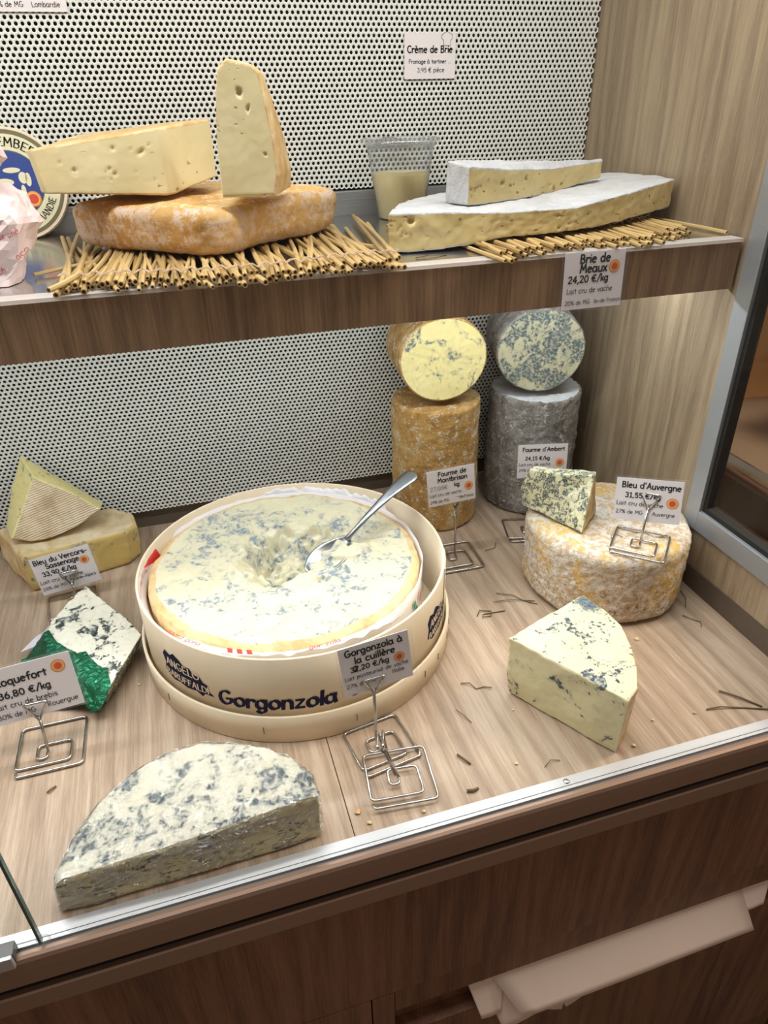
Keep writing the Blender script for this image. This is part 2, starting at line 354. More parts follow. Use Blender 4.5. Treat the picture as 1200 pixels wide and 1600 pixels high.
def resample(A, B, tags, sp):
    """walk both loops segment by segment with the same counts"""
    oa, ob, ot = [], [], []
    n_ = len(A)
    for i in range(n_):
        a0, a1, b0, b1 = A[i], A[(i+1) % n_], B[i], B[(i+1) % n_]
        k = max(1, int(math.ceil(max((a1-a0).length, (b1-b0).length)/sp)))
        for j in range(k):
            t = j/k; oa.append(a0.lerp(a1, t)); ob.append(b0.lerp(b1, t)); ot.append(tags[i])
    return oa, ob, ot
def loft(name_parts, A, B, tags, capA, capB, parent, sp=.004, bevel=.003, amp=.0006, nscale=120, wob=.0015, wscale=25,
         mats=None, pits=(), seed=0., capsp=None, edge=False):
    """closed cheese body between two loops. tags/capA/capB are part names; each part becomes a mesh of its own.
    pits: (centre, radius, depth) pushed into the paste."""
    A = [Vector(p) for p in A]; B = [Vector(p) for p in B]
    A, B, ot = resample(A, B, tags, sp)
    ca = sum(A, Vector())/len(A); cb = sum(B, Vector())/len(B)
    h = sum(((a-b).length for a, b in zip(A, B)))/len(A)
    R = sum(((a-ca).length for a in A))/len(A)
    nt = max(3, int(h/sp)); ncap = max(5, int(R/(capsp or sp*1.3)))
    bt = min(.45, bevel/h); bs = min(.3, bevel/R)
    rings = []
    for i in range(1, ncap+1): rings.append((0., (1-bs)*i/ncap, 'A'))
    for k in range(1, 4):
        t = k/4*PI/2; rings.append((bt*(1-math.cos(t)), 1-bs+bs*math.sin(t), 'EA' if edge else 'S'))
    for k in range(nt+1): rings.append((bt+(1-2*bt)*k/nt, 1., 'S'))
    for k in range(1, 4):
        t = k/4*PI/2; rings.append((1-bt+bt*math.sin(t), 1-bs+bs*math.cos(t), 'EB' if edge else 'S'))
    for i in range(ncap, 0, -1): rings.append((1., (1-bs)*i/ncap, 'B'))
    L = len(A); V = [ca.copy()]
    for t, s, k in rings:
        c = ca.lerp(cb, t)
        for a, b in zip(A, B):
            V.append(c+(a.lerp(b, t)-c)*s)
    V.append(cb.copy())
    bm = bmesh.new(); vs = [bm.verts.new(v) for v in V]
    names = sorted(set(list(tags)+[capA, capB])); idx = {x: i for i, x in enumerate(names)}
    def face(q, nm):
        f = bm.faces.new(q); f.material_index = idx[nm]; f.smooth = True
    for i in range(L): face((vs[0], vs[1+(i+1) % L], vs[1+i]), capA)
    for r in range(len(rings)-1):
        k = rings[r+1][2] if rings[r][2] != 'B' else 'B'
        for i in range(L):
            j = (i+1) % L; nm = capA if k in ('A', 'EA') else capB if k == 'B' or 'EB' in (k, rings[r][2]) else ot[i]
            if rings[r][2] == 'S' and rings[r+1][2] == 'B': nm = capB
            face((vs[1+r*L+i], vs[1+r*L+j], vs[1+(r+1)*L+j], vs[1+(r+1)*L+i]), nm)
    last = 1+(len(rings)-1)*L
    for i in range(L): face((vs[last+i], vs[last+(i+1) % L], vs[-1]), capB)
    bmesh.ops.recalc_face_normals(bm, faces=bm.faces[:]); bm.normal_update()
    sd = Vector((seed*3.1, seed*1.7, seed*2.3))
    moves = []
    for v in bm.verts:
        p = v.co; d = noise.noise(p*wscale+sd)*wob + noise.fractal(p*nscale+sd, 1., 2., 3)*amp
        moves.append(v.normal*d)
    if pits:
        co_ = np.array([v.co[:] for v in bm.verts])
        for c, r_, dep in pits:
            q = np.linalg.norm(co_-np.array(c), axis=1)
            for i in np.nonzero(q < r_)[0]:
                bm.verts.ensure_lookup_table(); moves[i] = moves[i]-bm.verts[i].normal*dep*(1-(q[i]/r_)**2)**.6
    for v, mv in zip(bm.verts, moves): v.co += mv
    out = {}
    for nm in names:
        fs = [f for f in bm.faces if f.material_index == idx[nm]]
        if not fs: continue
        vm = {}; vv = []; ff = []
        for f in fs:
            q = []
            for v in f.verts:
                if v.index not in vm: vm[v.index] = len(vv); vv.append(v.co.copy())
                q.append(vm[v.index])
            ff.append(q)
        pname, mat = name_parts[nm]
        out[nm] = mesh_obj(pname, vv, ff, mat, parent, True)
    bm.free(); return out
def arc(cx, cy, rx, ry, a0, a1, n_, z=None):
    P = [(cx+rx*math.cos(math.radians(a0+(a1-a0)*i/n_)), cy+ry*math.sin(math.radians(a0+(a1-a0)*i/n_))) for i in range(n_+1)]
    return P if z is None else [(x, y, z) for x, y in P]
def at_z(P, z): return [(p[0], p[1], z) for p in P]
def rand_pits(n_, f, rmin, rmax, rnd):
    """pits scattered on a face: f(u,v) -> point"""
    out = []
    for i in range(n_):
        r_ = rmin+(rmax-rmin)*rnd.random()**2.5
        out.append((Vector(f(rnd.random(), rnd.random())), r_, r_*.9))
    return out
def sheet(name, poly, sp, zf, mat, parent=None, thick=.0004, smooth=True, hole=None, label=None):
    """a thin wavy sheet over an outline"""
    from math import ceil
    pts = [Vector(p[:2]) for p in poly]; edge = []
    for i, p in enumerate(pts):
        q = pts[(i+1) % len(pts)]; k = max(1, int(ceil((q-p).length/sp)))
        edge += [p.lerp(q, j/k) for j in range(k)]
    n_ = len(edge); E_ = [(i, (i+1) % n_) for i in range(n_)]
    xs = [p.x for p in edge]; ys = [p.y for p in edge]; ins = []
    def inside(x, y):
        c = False
        for i in range(n_):
            a, b = edge[i], edge[(i+1) % n_]
            if (a.y > y) != (b.y > y) and x < (b.x-a.x)*(y-a.y)/(b.y-a.y)+a.x: c = not c
        return c
    y = min(ys); r = 0
    while y < max(ys):
        x = min(xs)+(sp/2 if r % 2 else 0)
        while x < max(xs):
            if inside(x, y) and min((Vector((x, y))-e).length for e in edge) > sp*.45: ins.append(Vector((x, y)))
            x += sp
        y += sp*.87; r += 1
    v, e, f, *_ = delaunay_2d_cdt(edge+ins, E_, [list(range(n_))], 1, 1e-6)
    V = [(p.x, p.y, zf(p.x, p.y)) for p in v]
    o = mesh_obj(name, V, [tuple(q) for q in f], mat, parent, smooth, label)
    md = o.modifiers.new('thickness', 'SOLIDIFY'); md.thickness = thick; md.offset = 0
    return o

# ------------------------------------------------------------------ lettering: a round hand drawn with strokes, and the plain font for the small print
def _a(cx, cy, rx, ry, a0, a1, n_=10): return arc(cx, cy, rx, ry, a0, a1, n_)
GL = {
 'a': ([_a(22, 24, 20, 24, 60, 360+20), [(43, 48), (42, 20), (48, 0)]], 54), 'b': ([[(6, 78), (6, 0)], _a(24, 24, 19, 24, 170, -170)], 50),
 'c': ([_a(26, 24, 22, 24, 50, 310)], 48), 'd': ([_a(24, 24, 20, 24, 20, 340), [(44, 78), (44, 0)]], 54),
 'e': ([[(5, 26), (42, 30)], _a(24, 24, 20, 24, 15, 310)], 50), 'f': ([_a(32, 62, 14, 16, 60, 180, 6)+[(18, 0)], [(4, 44), (36, 46)]], 40),
 'g': ([_a(22, 24, 19, 24, 40, 320), [(42, 48), (42, -8)]+_a(24, -8, 18, 16, 0, -150, 7)], 52), 'h': ([[(6, 78), (6, 0)], [(6, 28)]+_a(24, 28, 17, 20, 160, 0, 8)+[(42, 0)]], 50),
 'i': ([[(8, 47), (8, 0)], [(8, 66), (9, 68)]], 18), 'j': ([[(18, 47), (18, -8)]+_a(6, -8, 12, 12, 0, -130, 5), [(18, 66), (19, 68)]], 26),
 'k': ([[(6, 78), (6, 0)], [(38, 46), (8, 20)], [(16, 27), (40, 0)]], 44), 'l': ([[(8, 78), (8, 0)]], 18),
 'm': ([[(6, 48), (6, 0)], [(6, 28)]+_a(19, 30, 13, 18, 160, 0, 7)+[(32, 0)], [(32, 28)]+_a(46, 30, 14, 18, 160, 0, 7)+[(60, 0)]], 70),
 'n': ([[(6, 48), (6, 0)], [(6, 28)]+_a(24, 28, 17, 20, 160, 0, 8)+[(42, 0)]], 50), 'o': ([_a(25, 24, 21, 24, 90, 450, 14)], 52),
 'p': ([[(6, 48), (6, -24)], _a(25, 24, 19, 24, 170, -170)], 50), 'q': ([_a(24, 24, 20, 24, 20, 340), [(44, 48), (44, -24), (50, -20)]], 54),
 'r': ([[(6, 48), (6, 0)], [(6, 28)]+_a(24, 26, 17, 20, 150, 50, 6)], 38), 's': ([_a(22, 36, 15, 12, 40, 270, 8)+_a(22, 12, 16, 12, 90, -140, 8)], 42),
 't': ([[(20, 66), (20, 4), (26, 0)], [(4, 46), (36, 46)]], 38), 'u': ([[(6, 48)]+_a(23, 18, 17, 18, 180, 350, 8), [(41, 48), (42, 0)]], 50),
 'v': ([[(4, 48), (20, 0), (38, 48)]], 44), 'x': ([[(4, 48), (38, 0)], [(38, 48), (4, 0)]], 46), 'z': ([[(5, 46), (38, 46), (5, 2), (42, 2)]], 48),
 'A': ([[(2, 0), (32, 76), (54, 0)], [(14, 26), (48, 28)]], 60), 'B': ([[(8, 74), (8, 0)], [(8, 74)]+_a(24, 57, 18, 17, 70, -80, 7)+[(10, 40)], [(10, 40)]+_a(26, 20, 22, 20, 80, -90, 7)+[(8, 0)]], 56),
 'C': ([_a(34, 38, 28, 38, 50, 310, 12)], 60), 'D': ([[(8, 74), (8, 0)], [(8, 74)]+_a(18, 37, 38, 37, 80, -80, 10)+[(8, 0)]], 62),
 'F': ([[(10, 74), (8, 0)], [(10, 74), (46, 72)], [(10, 40), (40, 41)]], 52), 'G': ([_a(34, 38, 28, 38, 55, 330, 12)+[(60, 34), (36, 33)]], 68),
 'M': ([[(4, 0), (14, 74), (34, 26), (56, 74), (66, 0)]], 74), 'R': ([[(8, 74), (8, 0)], [(8, 74)]+_a(26, 56, 20, 18, 80, -90, 8)+[(8, 38)], [(20, 38), (52, 0)]], 58),
 'S': ([_a(28, 55, 20, 19, 40, 260, 8)+_a(28, 18, 22, 18, 80, -150, 9)], 54), 'V': ([[(2, 74), (28, 0), (54, 74)]], 58),
 'N': ([[(8, 0), (8, 74), (50, 0), (50, 74)]], 60), 'E': ([[(46, 74), (8, 74), (8, 0), (48, 0)], [(8, 38), (42, 38)]], 54), 'L': ([[(8, 74), (8, 0), (44, 0)]], 48),
 'O': ([_a(34, 37, 30, 37, 90, 450, 16)], 70), 'U': ([[(8, 74)]+_a(29, 22, 21, 22, 180, 360, 10)+[(50, 74)]], 60), 'I': ([[(8, 74), (8, 0)]], 18), 'P': ([[(8, 74), (8, 0)], [(8, 74)]+_a(26, 54, 20, 20, 80, -90, 8)+[(8, 34)]], 52),
 '0': ([_a(28, 36, 22, 36, 90, 450, 14)], 58), '1': ([[(10, 60), (26, 74), (26, 0)], [(12, 0), (40, 0)]], 48), '2': ([_a(26, 54, 20, 19, 160, -20, 8)+[(6, 2), (48, 2)]], 56),
 '3': ([_a(25, 56, 18, 17, 150, -80, 8)+_a(25, 20, 21, 20, 80, -150, 9)], 54), '4': ([[(38, 0), (38, 74), (4, 24), (52, 24)]], 58),
 '5': ([[(44, 72), (14, 72), (10, 42)]+_a(26, 24, 20, 23, 110, -140, 10)], 54), '6': ([[(38, 74), (14, 44)]+_a(28, 22, 20, 22, 150, -210, 14)], 56), '7': ([[(6, 72), (48, 72), (18, 0)]], 54),
 '8': ([_a(27, 55, 17, 18, 270, -90, 14)+_a(27, 18, 21, 18, 90, 450, 14)], 56), '9': ([_a(27, 50, 20, 22, 20, 380, 12)+[(40, 0)]], 56),
 ',': ([[(10, 4), (4, -14)]], 22), '.': ([[(7, 2), (8, 4)]], 22), "'": ([[(10, 78), (8, 62)]], 20), '-': ([[(4, 26), (34, 26)]], 40), '/': ([[(2, -8), (40, 80)]], 44), ' ': ([], 32),
 '€': ([_a(36, 36, 28, 36, 50, 310, 12), [(0, 44), (42, 44)], [(0, 30), (40, 30)]], 66), '%': ([_a(14, 58, 11, 14, 0, 360), _a(50, 16, 11, 14, 0, 360), [(54, 74), (10, 0)]], 66),
}
ACC = {'ô': ('o', [(14, 60), (25, 74), (36, 60)]), 'è': ('e', [(14, 76), (28, 62)]), 'é': ('e', [(20, 62), (34, 76)]), 'à': ('a', [(14, 76), (28, 62)]), 'ç': ('c', [(26, 0), (28, -12), (18, -16)])}
def strokes(text, size, pen=8, nib=None, slant=0., spacing=4):
    """returns flat (verts2d, faces) of pen strokes; nib=(angle, thin) gives thick and thin strokes"""
    V, Fc = [], []; x0 = 0
    for ch in text:
        extra = None
        if ch in ACC: ch, extra = ACC[ch]
        g, w_ = GL.get(ch, ([], 32)); g = list(g)+([extra] if extra else [])
        for pl in g:
            k = len(pl)
            for i in range(k-1):
                ax, ay = pl[i]; bx, by = pl[i+1]; dx, dy = bx-ax, by-ay; L = math.hypot(dx, dy) or 1
                w2 = pen/2
                if nib:
                    s = abs(math.sin(math.atan2(dy, dx)-nib[0])); w2 = pen/2*(nib[1]+(1-nib[1])*s)
                nx, ny = -dy/L*w2, dx/L*w2; ex, ey = dx/L*w2*.6, dy/L*w2*.6
                b = len(V)
                V += [(x0+ax+nx-ex, ay+ny-ey), (x0+ax-nx-ex, ay-ny-ey), (x0+bx-nx+ex, by-ny+ey), (x0+bx+nx+ex, by+ny+ey)]
                Fc.append((b, b+1, b+2, b+3))
        x0 += w_+spacing
    s = size/100.
    return [((x+slant*y)*s, y*s) for x, y in V], Fc, x0*s
def plaintext(text, size, bold=0.):
    c = bpy.data.curves.new('t', 'FONT'); c.body = text; c.size = size; c.offset = bold*size; c.resolution_u = 2
    o = bpy.data.objects.new('t', c); COL.objects.link(o)
    me = bpy.data.meshes.new_from_object(o.evaluated_get(bpy.context.evaluated_depsgraph_get()))
    V = [(v.co.x, v.co.y) for v in me.vertices]; Fc = [tuple(p.vertices) for p in me.polygons]
    bpy.data.objects.remove(o); bpy.data.curves.remove(c); bpy.data.meshes.remove(me)
    w_ = max([v[0] for v in V] or [0]); return V, Fc, w_
TS, TP = 1.06, 1.12
def disc2(cx, cy, r0, r1, n_=24):
    V = []; Fc = []
    for k in range(n_):
        t = 2*PI*k/n_; V += [(cx+r0*math.cos(t), cy+r0*math.sin(t)), (cx+r1*math.cos(t), cy+r1*math.sin(t))]
    for k in range(n_): a = 2*k; b = 2*((k+1) % n_); Fc.append((a, a+1, b+1, b))
    return V, Fc
def price_card(label, w, h, lines, seal, M4, group=None, sleeve=True, hat=False, hand=None):
    """card standing in its local XZ plane, front face towards -Y, origin at the bottom middle"""
    t = thing('price_card', label, 'price card'); t.matrix_world = M4
    box('paper_card', (-w/2, 0, 0), (w/2, .0006, h), M['label'], t)
    if sleeve: box('plastic_sleeve', (-w/2-.0025, -.0009, -.0015), (w/2+.004, .0014, h+.002), M['sleeve'], t, label='clear plastic sleeve around the card')
    V, Fc = [], []
    for kind, text, size, x, y, al, *o in lines:
        v, f, w_ = strokes(text, size*TS, *(o or [14.5])) if kind == 's' else strokes(text, size*TP*.9, 9, spacing=3)
        if w_ > w*.93: k_ = w*.93/w_; v = [(a*k_, b) for a, b in v]; w_ *= k_
        dx = x-(w_/2 if al == 'c' else 0); b = len(V)
        V += [(p[0]+dx, -.0003, p[1]+y) for p in v]; Fc += [tuple(i+b for i in q) for q in f]
    mesh_obj('lettering', V, Fc, M['ink'], t)
    if seal:
        sx, sy, r = seal
        for i, (r0, r1, mt) in enumerate(((r*.84, r, 'orange'), (r*.62, r*.84, 'yellow'), (r*.5, r*.62, 'orange'), (0.0001, r*.5, 'seal_red'))):
            v, f = disc2(sx, sy, r0, r1); mesh_obj('round_seal', [(p[0], -.0003-.0001*i, p[1]) for p in v], f, M[mt], t)
    if hat:
        P = [(.017, .034), (.017, .0395), (.0145, .041), (.0145, .0445), (.0175, .0465), (.0215, .0478), (.0255, .0465), (.0285, .0445), (.0285, .041), (.026, .0395), (.026, .034), (.017, .034)]
        vf = tube([(x, -.0004, y) for x, y in P], .00022, 4); mesh_obj('chef_hat_outline', *vf, M['ink'], t)
    if hand:
        v, f, w_ = strokes(hand[0], hand[1], hand[4]); mesh_obj('handwriting', [(p[0]+hand[2], -.00035, p[1]+hand[3]) for p in v], f, M[hand[5]], t)
    return t
def card_at(x, y, z, rz=0, lean=0, roll=0):
    return Matrix.Translation((x, y, z)) @ Matrix.Rotation(math.radians(rz), 4, 'Z') @ Matrix.Rotation(math.radians(-lean), 4, 'X') @ Matrix.Rotation(math.radians(-roll), 4, 'Y')
def card_stand(label, loc, rz, stem_h, stem=(0, 0), size=.06, clip_rz=0, lean=0, group='wire card stands', flip=1, tilt=None, clip_w=.022):
    t = thing('card_stand', label, 'card stand', loc, math.radians(rz)); 
    if tilt: t.rotation_euler = (math.radians(tilt[0]), math.radians(tilt[1]), math.radians(rz))
    r = .00135; s = size/2; g = size*.15; sx, sy = stem
    # spiral from the foot of the stem outwards
    P = [(sx, sy, r+.001), (sx, sy-g*.9, r), (sx-g*1.05, sy-g*.9, r), (sx-g*1.05, sy+g*1.0, r), (s-g*1.3, sy+g*1.0, r), (s-g*1.3, -s+g*.95, r),
         (-s, -s+g*.95, r), (-s, s, r), (s, s, r), (s, -s, r), (-s+g*.2, -s, r), (-s+.001, -s+g*.55, r)]
    P = [(p[0]*flip, p[1], p[2]) for p in P]
    # keep clear of the crossing of the last turn
    mesh_obj('spiral_base', *tube(fillet(P, .005, 4), r, 8), M['wire'], t, True)
    C = Matrix.Translation((sx*flip, sy, 0)) @ Matrix.Rotation(math.radians(clip_rz), 4, 'Z') @ Matrix.Rotation(math.radians(-lean), 4, 'X')
    mesh_obj('stem', *merge(tube([C @ Vector((0, 0, .001)), C @ Vector((0, 0, stem_h))], r, 8), tube([C @ Vector((.0, .0022, .004)), C @ Vector((0, .0022, stem_h))], r*.9, 8)), M['wire'], t, True)
    hw = clip_w/2; hh = clip_w*.75
    for k, yy in enumerate((-.0017, .0033)):
        Q = [C @ Vector(p) for p in ((.0006, yy*.7+.0008, stem_h-.002), (hw, yy, stem_h+hh), (-hw, yy, stem_h+hh), (-.0006, yy*.7+.0008, stem_h-.002))]
        mesh_obj('clip_loop', *tube(fillet(Q, .003, 4), r*.9, 8), M['wire'], t, True)
    return t

# ================================================================== THE SETTING
W_ = .5737; XL = -.9
fl = struct(mesh_obj('floor', *[[(XL, .366, -.012), (W_, .366, -.012), (W_, .962, -.012), (XL, .962, -.012)], [(0, 1, 2, 3)]], M['black']))
for x0, x1 in ((-.46, .0731), (.0739, W_-.001), (XL, -.461)):
    box('floor_board', (x0, .3665, -.011), (x1, .9595, 0), M['floor_wood'], fl, .0004)
wr = struct(box('wall_right', (W_, .60, .03), (W_+.018, 1.0, .9), M['wall_wood']))
box('lower_panel', (W_, .366, .03), (W_+.018, .60, .083), M['wall_wood'], wr)
box('rear_lining', (XL, .992, -.01), (W_, .998, .9), M['black'], struct(bpy.data.objects.new('wall_back', None)) if False else None)
wb = bpy.data.objects['rear_lining']; wb.name = 'wall_back'; struct(wb)
struct(box('wall_left', (XL-.018, .366, -.012), (XL, 1.0, .9), M['wall_wood']))
struct(box('ceiling', (XL, .57, .9), (W_, 1.0, .918), M['white_metal']))
struct(box('trim_1', (XL, .9605, 0), (W_, .968, .030), M['trim']))          # dark strip under the rear panel
t2 = struct(box('trim_2', (W_-.001, .367, .0), (W_+.016, .9595, .0295), M['trim']))
struct(box('trim_3', (XL, .9495, .412), (W_-.001, .956, .447), M['upstand'], bevel=.002))   # upstand behind the shelf

# perforated panels: every hole is cut
def perforated(name, x0, x1, z0, z1, y, label):
    p = .00632; ro = p*.5*.615; row = p*.866
    nx = int((x1-x0)/p); nz = int((z1-z0)/row)
    ang = np.arange(12)*PI/6
    br = np.where(np.arange(12) % 2 == 0, p/2, p/math.sqrt(3))
    cx, cz = np.meshgrid(x1-p*.5-np.arange(nx)*p, z0+p*.55+np.arange(nz)*row)
    cx = cx-((np.arange(nz) % 2)*p/2)[:, None]
    c = np.stack([cx.ravel(), cz.ravel()], 1); N_ = len(c)
    ca, sa = np.cos(ang), np.sin(ang)
    outer = np.stack([br*ca, np.zeros(12), br*sa], 1); hole = np.stack([ro*ca, np.zeros(12), ro*sa], 1)
    back = hole+np.array([0, .0012, 0]); T = np.concatenate([outer, hole, back])
    V = (T[None]+np.stack([c[:, 0], np.full(N_, y), c[:, 1]], 1)[:, None]).reshape(-1, 3)
    k = np.arange(12); k2 = (k+1) % 12
    q = np.concatenate([np.stack([k, k2, k2+12, k+12], 1), np.stack([k+12, k2+12, k2+24, k+24], 1)])
    Q = (q[None]+(np.arange(N_)*36)[:, None, None]).reshape(-1)
    me = bpy.data.meshes.new(name); nf = len(Q)//4
    me.vertices.add(len(V)); me.vertices.foreach_set('co', V.ravel().astype(np.float32))
    me.loops.add(len(Q)); me.loops.foreach_set('vertex_index', Q.astype(np.int32))
    me.polygons.add(nf); me.polygons.foreach_set('loop_start', (np.arange(nf)*4).astype(np.int32))
    me.materials.append(M['white_metal']); me.update(); me.validate()
    o = bpy.data.objects.new(name, me); COL.objects.link(o)
    return tag(o, label, 'perforated panel')
perforated('perforated_panel', -.46, W_-.0005, .449, .80, .950, 'white perforated metal back panel above the shelf')
perforated('perforated_panel', -.46, W_-.0005, .031, .408, .950, 'white perforated metal back panel below the shelf')

# side window in the right wall
wn = bpy.data.objects.new('window_1', None); COL.objects.link(wn); struct(wn)
def prism(name, outline, ax, lo, hi, mat, parent=None, label=None, smooth=False):
    """outline in the two other axes, straight extrusion"""
    def P(p, v): q = list(p); q.insert(ax, v); return tuple(q)
    n_ = len(outline); V = [P(p, lo) for p in outline]+[P(p, hi) for p in outline]
    Fc = [(i, (i+1) % n_, n_+(i+1) % n_, n_+i) for i in range(n_)]+[tuple(range(n_))[::-1], tuple(range(n_, 2*n_))]
    o = mesh_obj(name, V, Fc, mat, parent, smooth, label)
    bm = bmesh.new(); bm.from_mesh(o.data); bmesh.ops.recalc_face_normals(bm, faces=bm.faces[:]); bm.to_mesh(o.data); bm.free(); return o
box('frame_upright', (W_-.004, .590, .081), (W_+.018, .6125, .9), M['alu_frame'], wn, .001)
box('frame_bottom_rail', (W_-.004, .3685, .081), (W_+.018, .590, .1075), M['alu_frame'], wn, .001)
box('gasket', (W_+.001, .584, .1075), (W_+.014, .590, .9), M['gasket'], wn)
box('gasket', (W_+.001, .3685, .1075), (W_+.014, .584, .1135), M['gasket'], wn)
box('glass', (W_+.006, .3685, .1135), (W_+.010, .584, .9), M['glass'], wn)

# front sill: aluminium track, bronze nosing, lower lip
tr = bpy.data.objects.new('trim_4', None); COL.objects.link(tr); struct(tr)
x0, x1 = XL, W_+.19
box('track_plate', (x0, .3590, -.012), (x1, .3682, .0006), M['alu'], tr)
box('track_plate', (x0, .3555, -.012), (x1, .3585, .0004), M['alu'], tr)
box('track_groove', (x0, .3584, -.012), (x1, .3591, -.0006), M['gasket'], tr)
box('track_lip', (x0, .3515, -.012), (x1, .3555, -.002), M['alu_dark'], tr)
prism('bronze_nosing', [(.3515, .0012), (.3485, .0016), (.346, .0004), (.3447, -.003), (.3442, -.012), (.3442, -.030), (.346, -.033), (.352, -.033)], 0, x0, x1, M['bronze'], tr, smooth=False)
box('shadow_gap', (x0, .3495, -.044), (x1, .352, -.033), M['gasket'], tr)
prism('bronze_lip', [(.352, -.0425), (.3455, -.0425), (.3442, -.044), (.3442, -.064), (.352, -.064)], 0, x0, x1, M['bronze'], tr)
sc = tag(mesh_obj('screw_head', *merge(lathe([(.0001, .0017), (.0018, .0016), (.0028, .0009), (.003, .0006)], 20, (.275, .3632))), M['steel'], None, True), 'small steel screw head on the aluminium sill by the pointed blue cheese', 'screw')

# ================================================================== THE CABINET BELOW
cb = thing('cabinet', 'brown wood-grain cabinet under the glass case with an open drawer gap', 'cabinet', (0, .35, -.9))
def cbox(name, lo, hi, mat, parent=cb, bevel=.0006, label=None):
    o = Vector((0, .35, -.9)); return box(name, Vector(lo)-o, Vector(hi)-o, mat, parent, bevel, label)
cbox('body', (XL, .37, -.9), (W_+.19, .95, -.013), M['front_wood_shaded'], bevel=0).data.materials[0] = M['front_wood_shaded']
cbox('front_panel', (XL, .348, -.241), (W_+.19, .366, -.064), M['front_wood_shaded'])
cbox('finger_strip', (.101, .352, -.2905), (W_+.19, .366, -.2425), M['front_wood_shaded'])
cbox('stile', (.076, .348, -.9), (.0995, .366, -.2425), M['front_wood_shaded'])
cbox('gap_lining', (.101, .3655, -.345), (W_+.19, .3695, -.2905), M['front_wood_shaded'], bevel=0)
cbox('drawer_front', (.101, .348, -.70), (W_+.19, .366, -.335), M['front_wood_shaded'])
cbox('drawer_front', (XL, .348, -.70), (.0745, .366, -.2425), M['front_wood_shaded'])
cbox('plinth', (XL, .38, -.9), (W_+.19, .40, -.72), M['black'])
# sheets hanging out of the drawer gap
def hang_sheet(pts, mat, label, bow=.006):
    """pts: top-left, top-right, bottom-right, bottom-left"""
    TL, TR, BR, BL = [Vector(p) for p in pts]; V = []; Fc = []; nu, nv = 16, 8
    for j in range(nv+1):
        for i in range(nu+1):
            u, v = i/nu, j/nv; p = TL.lerp(TR, u).lerp(BL.lerp(BR, u), v)
            p = p+Vector((0, -bow*math.sin(v*PI*.5)*1.0+.0004*math.sin(u*5+v*3), 0)); V.append(p)
    for j in range(nv):
        for i in range(nu): a = j*(nu+1)+i; Fc.append((a, a+1, a+nu+2, a+nu+1))
    c = sum(V, Vector())/len(V)
    o = mesh_obj('paper_sheet', [v-c for v in V], Fc, mat, None, True); o.location = c
    md = o.modifiers.new('thickness', 'SOLIDIFY'); md.thickness = .0006
    tag(o, label, 'paper sheet', 'sheets in the drawer gap')
hang_sheet([(.185, .3635, -.2912), (.235, .3635, -.2912), (.222, .340, -.345), (.198, .340, -.343)], M['sheet'], 'leftmost narrow sheet end poking out of the drawer gap', .002)
hang_sheet([(.200, .3620, -.2912), (.545, .3620, -.2912), (.30, .334, -.345), (.224, .334, -.373)], M['sheet'], 'pale sheet behind the widest one, its corner hanging lowest on the left', .003)
hang_sheet([(.212, .3600, -.2912), (.548, .3600, -.2912), (.552, .328, -.335), (.243, .328, -.341)], M['sheet'], 'widest pale pinkish sheet hanging on top out of the drawer gap', .004)
hang_sheet([(.535, .3630, -.2912), (.60, .3630, -.2912), (.575, .342, -.318), (.545, .342, -.318)], M['sheet'], 'small sheet end at the right end of the drawer gap', .002)
hang_sheet([(.268, .3628, -.2925), (.40, .3628, -.2925), (.335, .338, -.368), (.308, .338, -.385)], M['sheet'], 'middle torn sheet hanging under the widest one', .002)
hang_sheet([(.262, .3640, -.2925), (.33, .3640, -.2925), (.306, .3405, -.398), (.282, .3405, -.380)], M['sheet'], 'short sheet flap hanging lowest in front of the drawer', .001)

# ================================================================== SHOP SIDE (seen through the side window)
struct(box('floor_shop', (-3, -2.5, -.93), (3.5, 3, -.9), M['brown_top'])).name = 'shop_floor'  # the shop floor, out of view below the case
bt = thing('side_counter', 'brown steel-edged counter beyond the side window', 'counter', (1.2, .9, -.9))
box('worktop', (-.42, -.70, .93), (1.0, .8, .955), M['brown_top'], bt, .004)
box('cupboard', (-.38, -.66, 0), (1.0, .8, .93), M['brown_top'], bt)
prism('steel_edge', [(-.422+.012*math.cos(a), .955+.014*math.sin(a)) for a in [i*PI/8 for i in range(0, 17)]], 1, -.70, .30, M['shelf_steel'], bt, smooth=True)
cbx = thing('cardboard_box', 'open tan cardboard box standing beyond the side window', 'box', (1.138, 1.066, .0553), math.radians(-12))
box('side', (-.15, -.12, 0), (.15, -.116, .20), M['cardboard'], cbx); box('side', (-.15, .116, 0), (.15, .12, .20), M['cardboard'], cbx)
box('side', (-.15, -.116, 0), (-.146, .116, .20), M['cardboard'], cbx); box('side', (.146, -.116, 0), (.15, .116, .20), M['cardboard'], cbx)
box('bottom', (-.146, -.116, 0), (.146, .116, .003), M['cardboard'], cbx)
fp = box('flap', (-.15, -.20, .198), (.15, -.12, .201), M['cardboard'], cbx)
pb = thing('pink_carton', 'pale pinkish carton lying in front of the tan box beyond the side window', 'box', (1.085, .75, .0553), math.radians(8))
box('carton_body', (-.14, -.12, 0), (.2, .12, .13), M['sheet'], pb, .002)

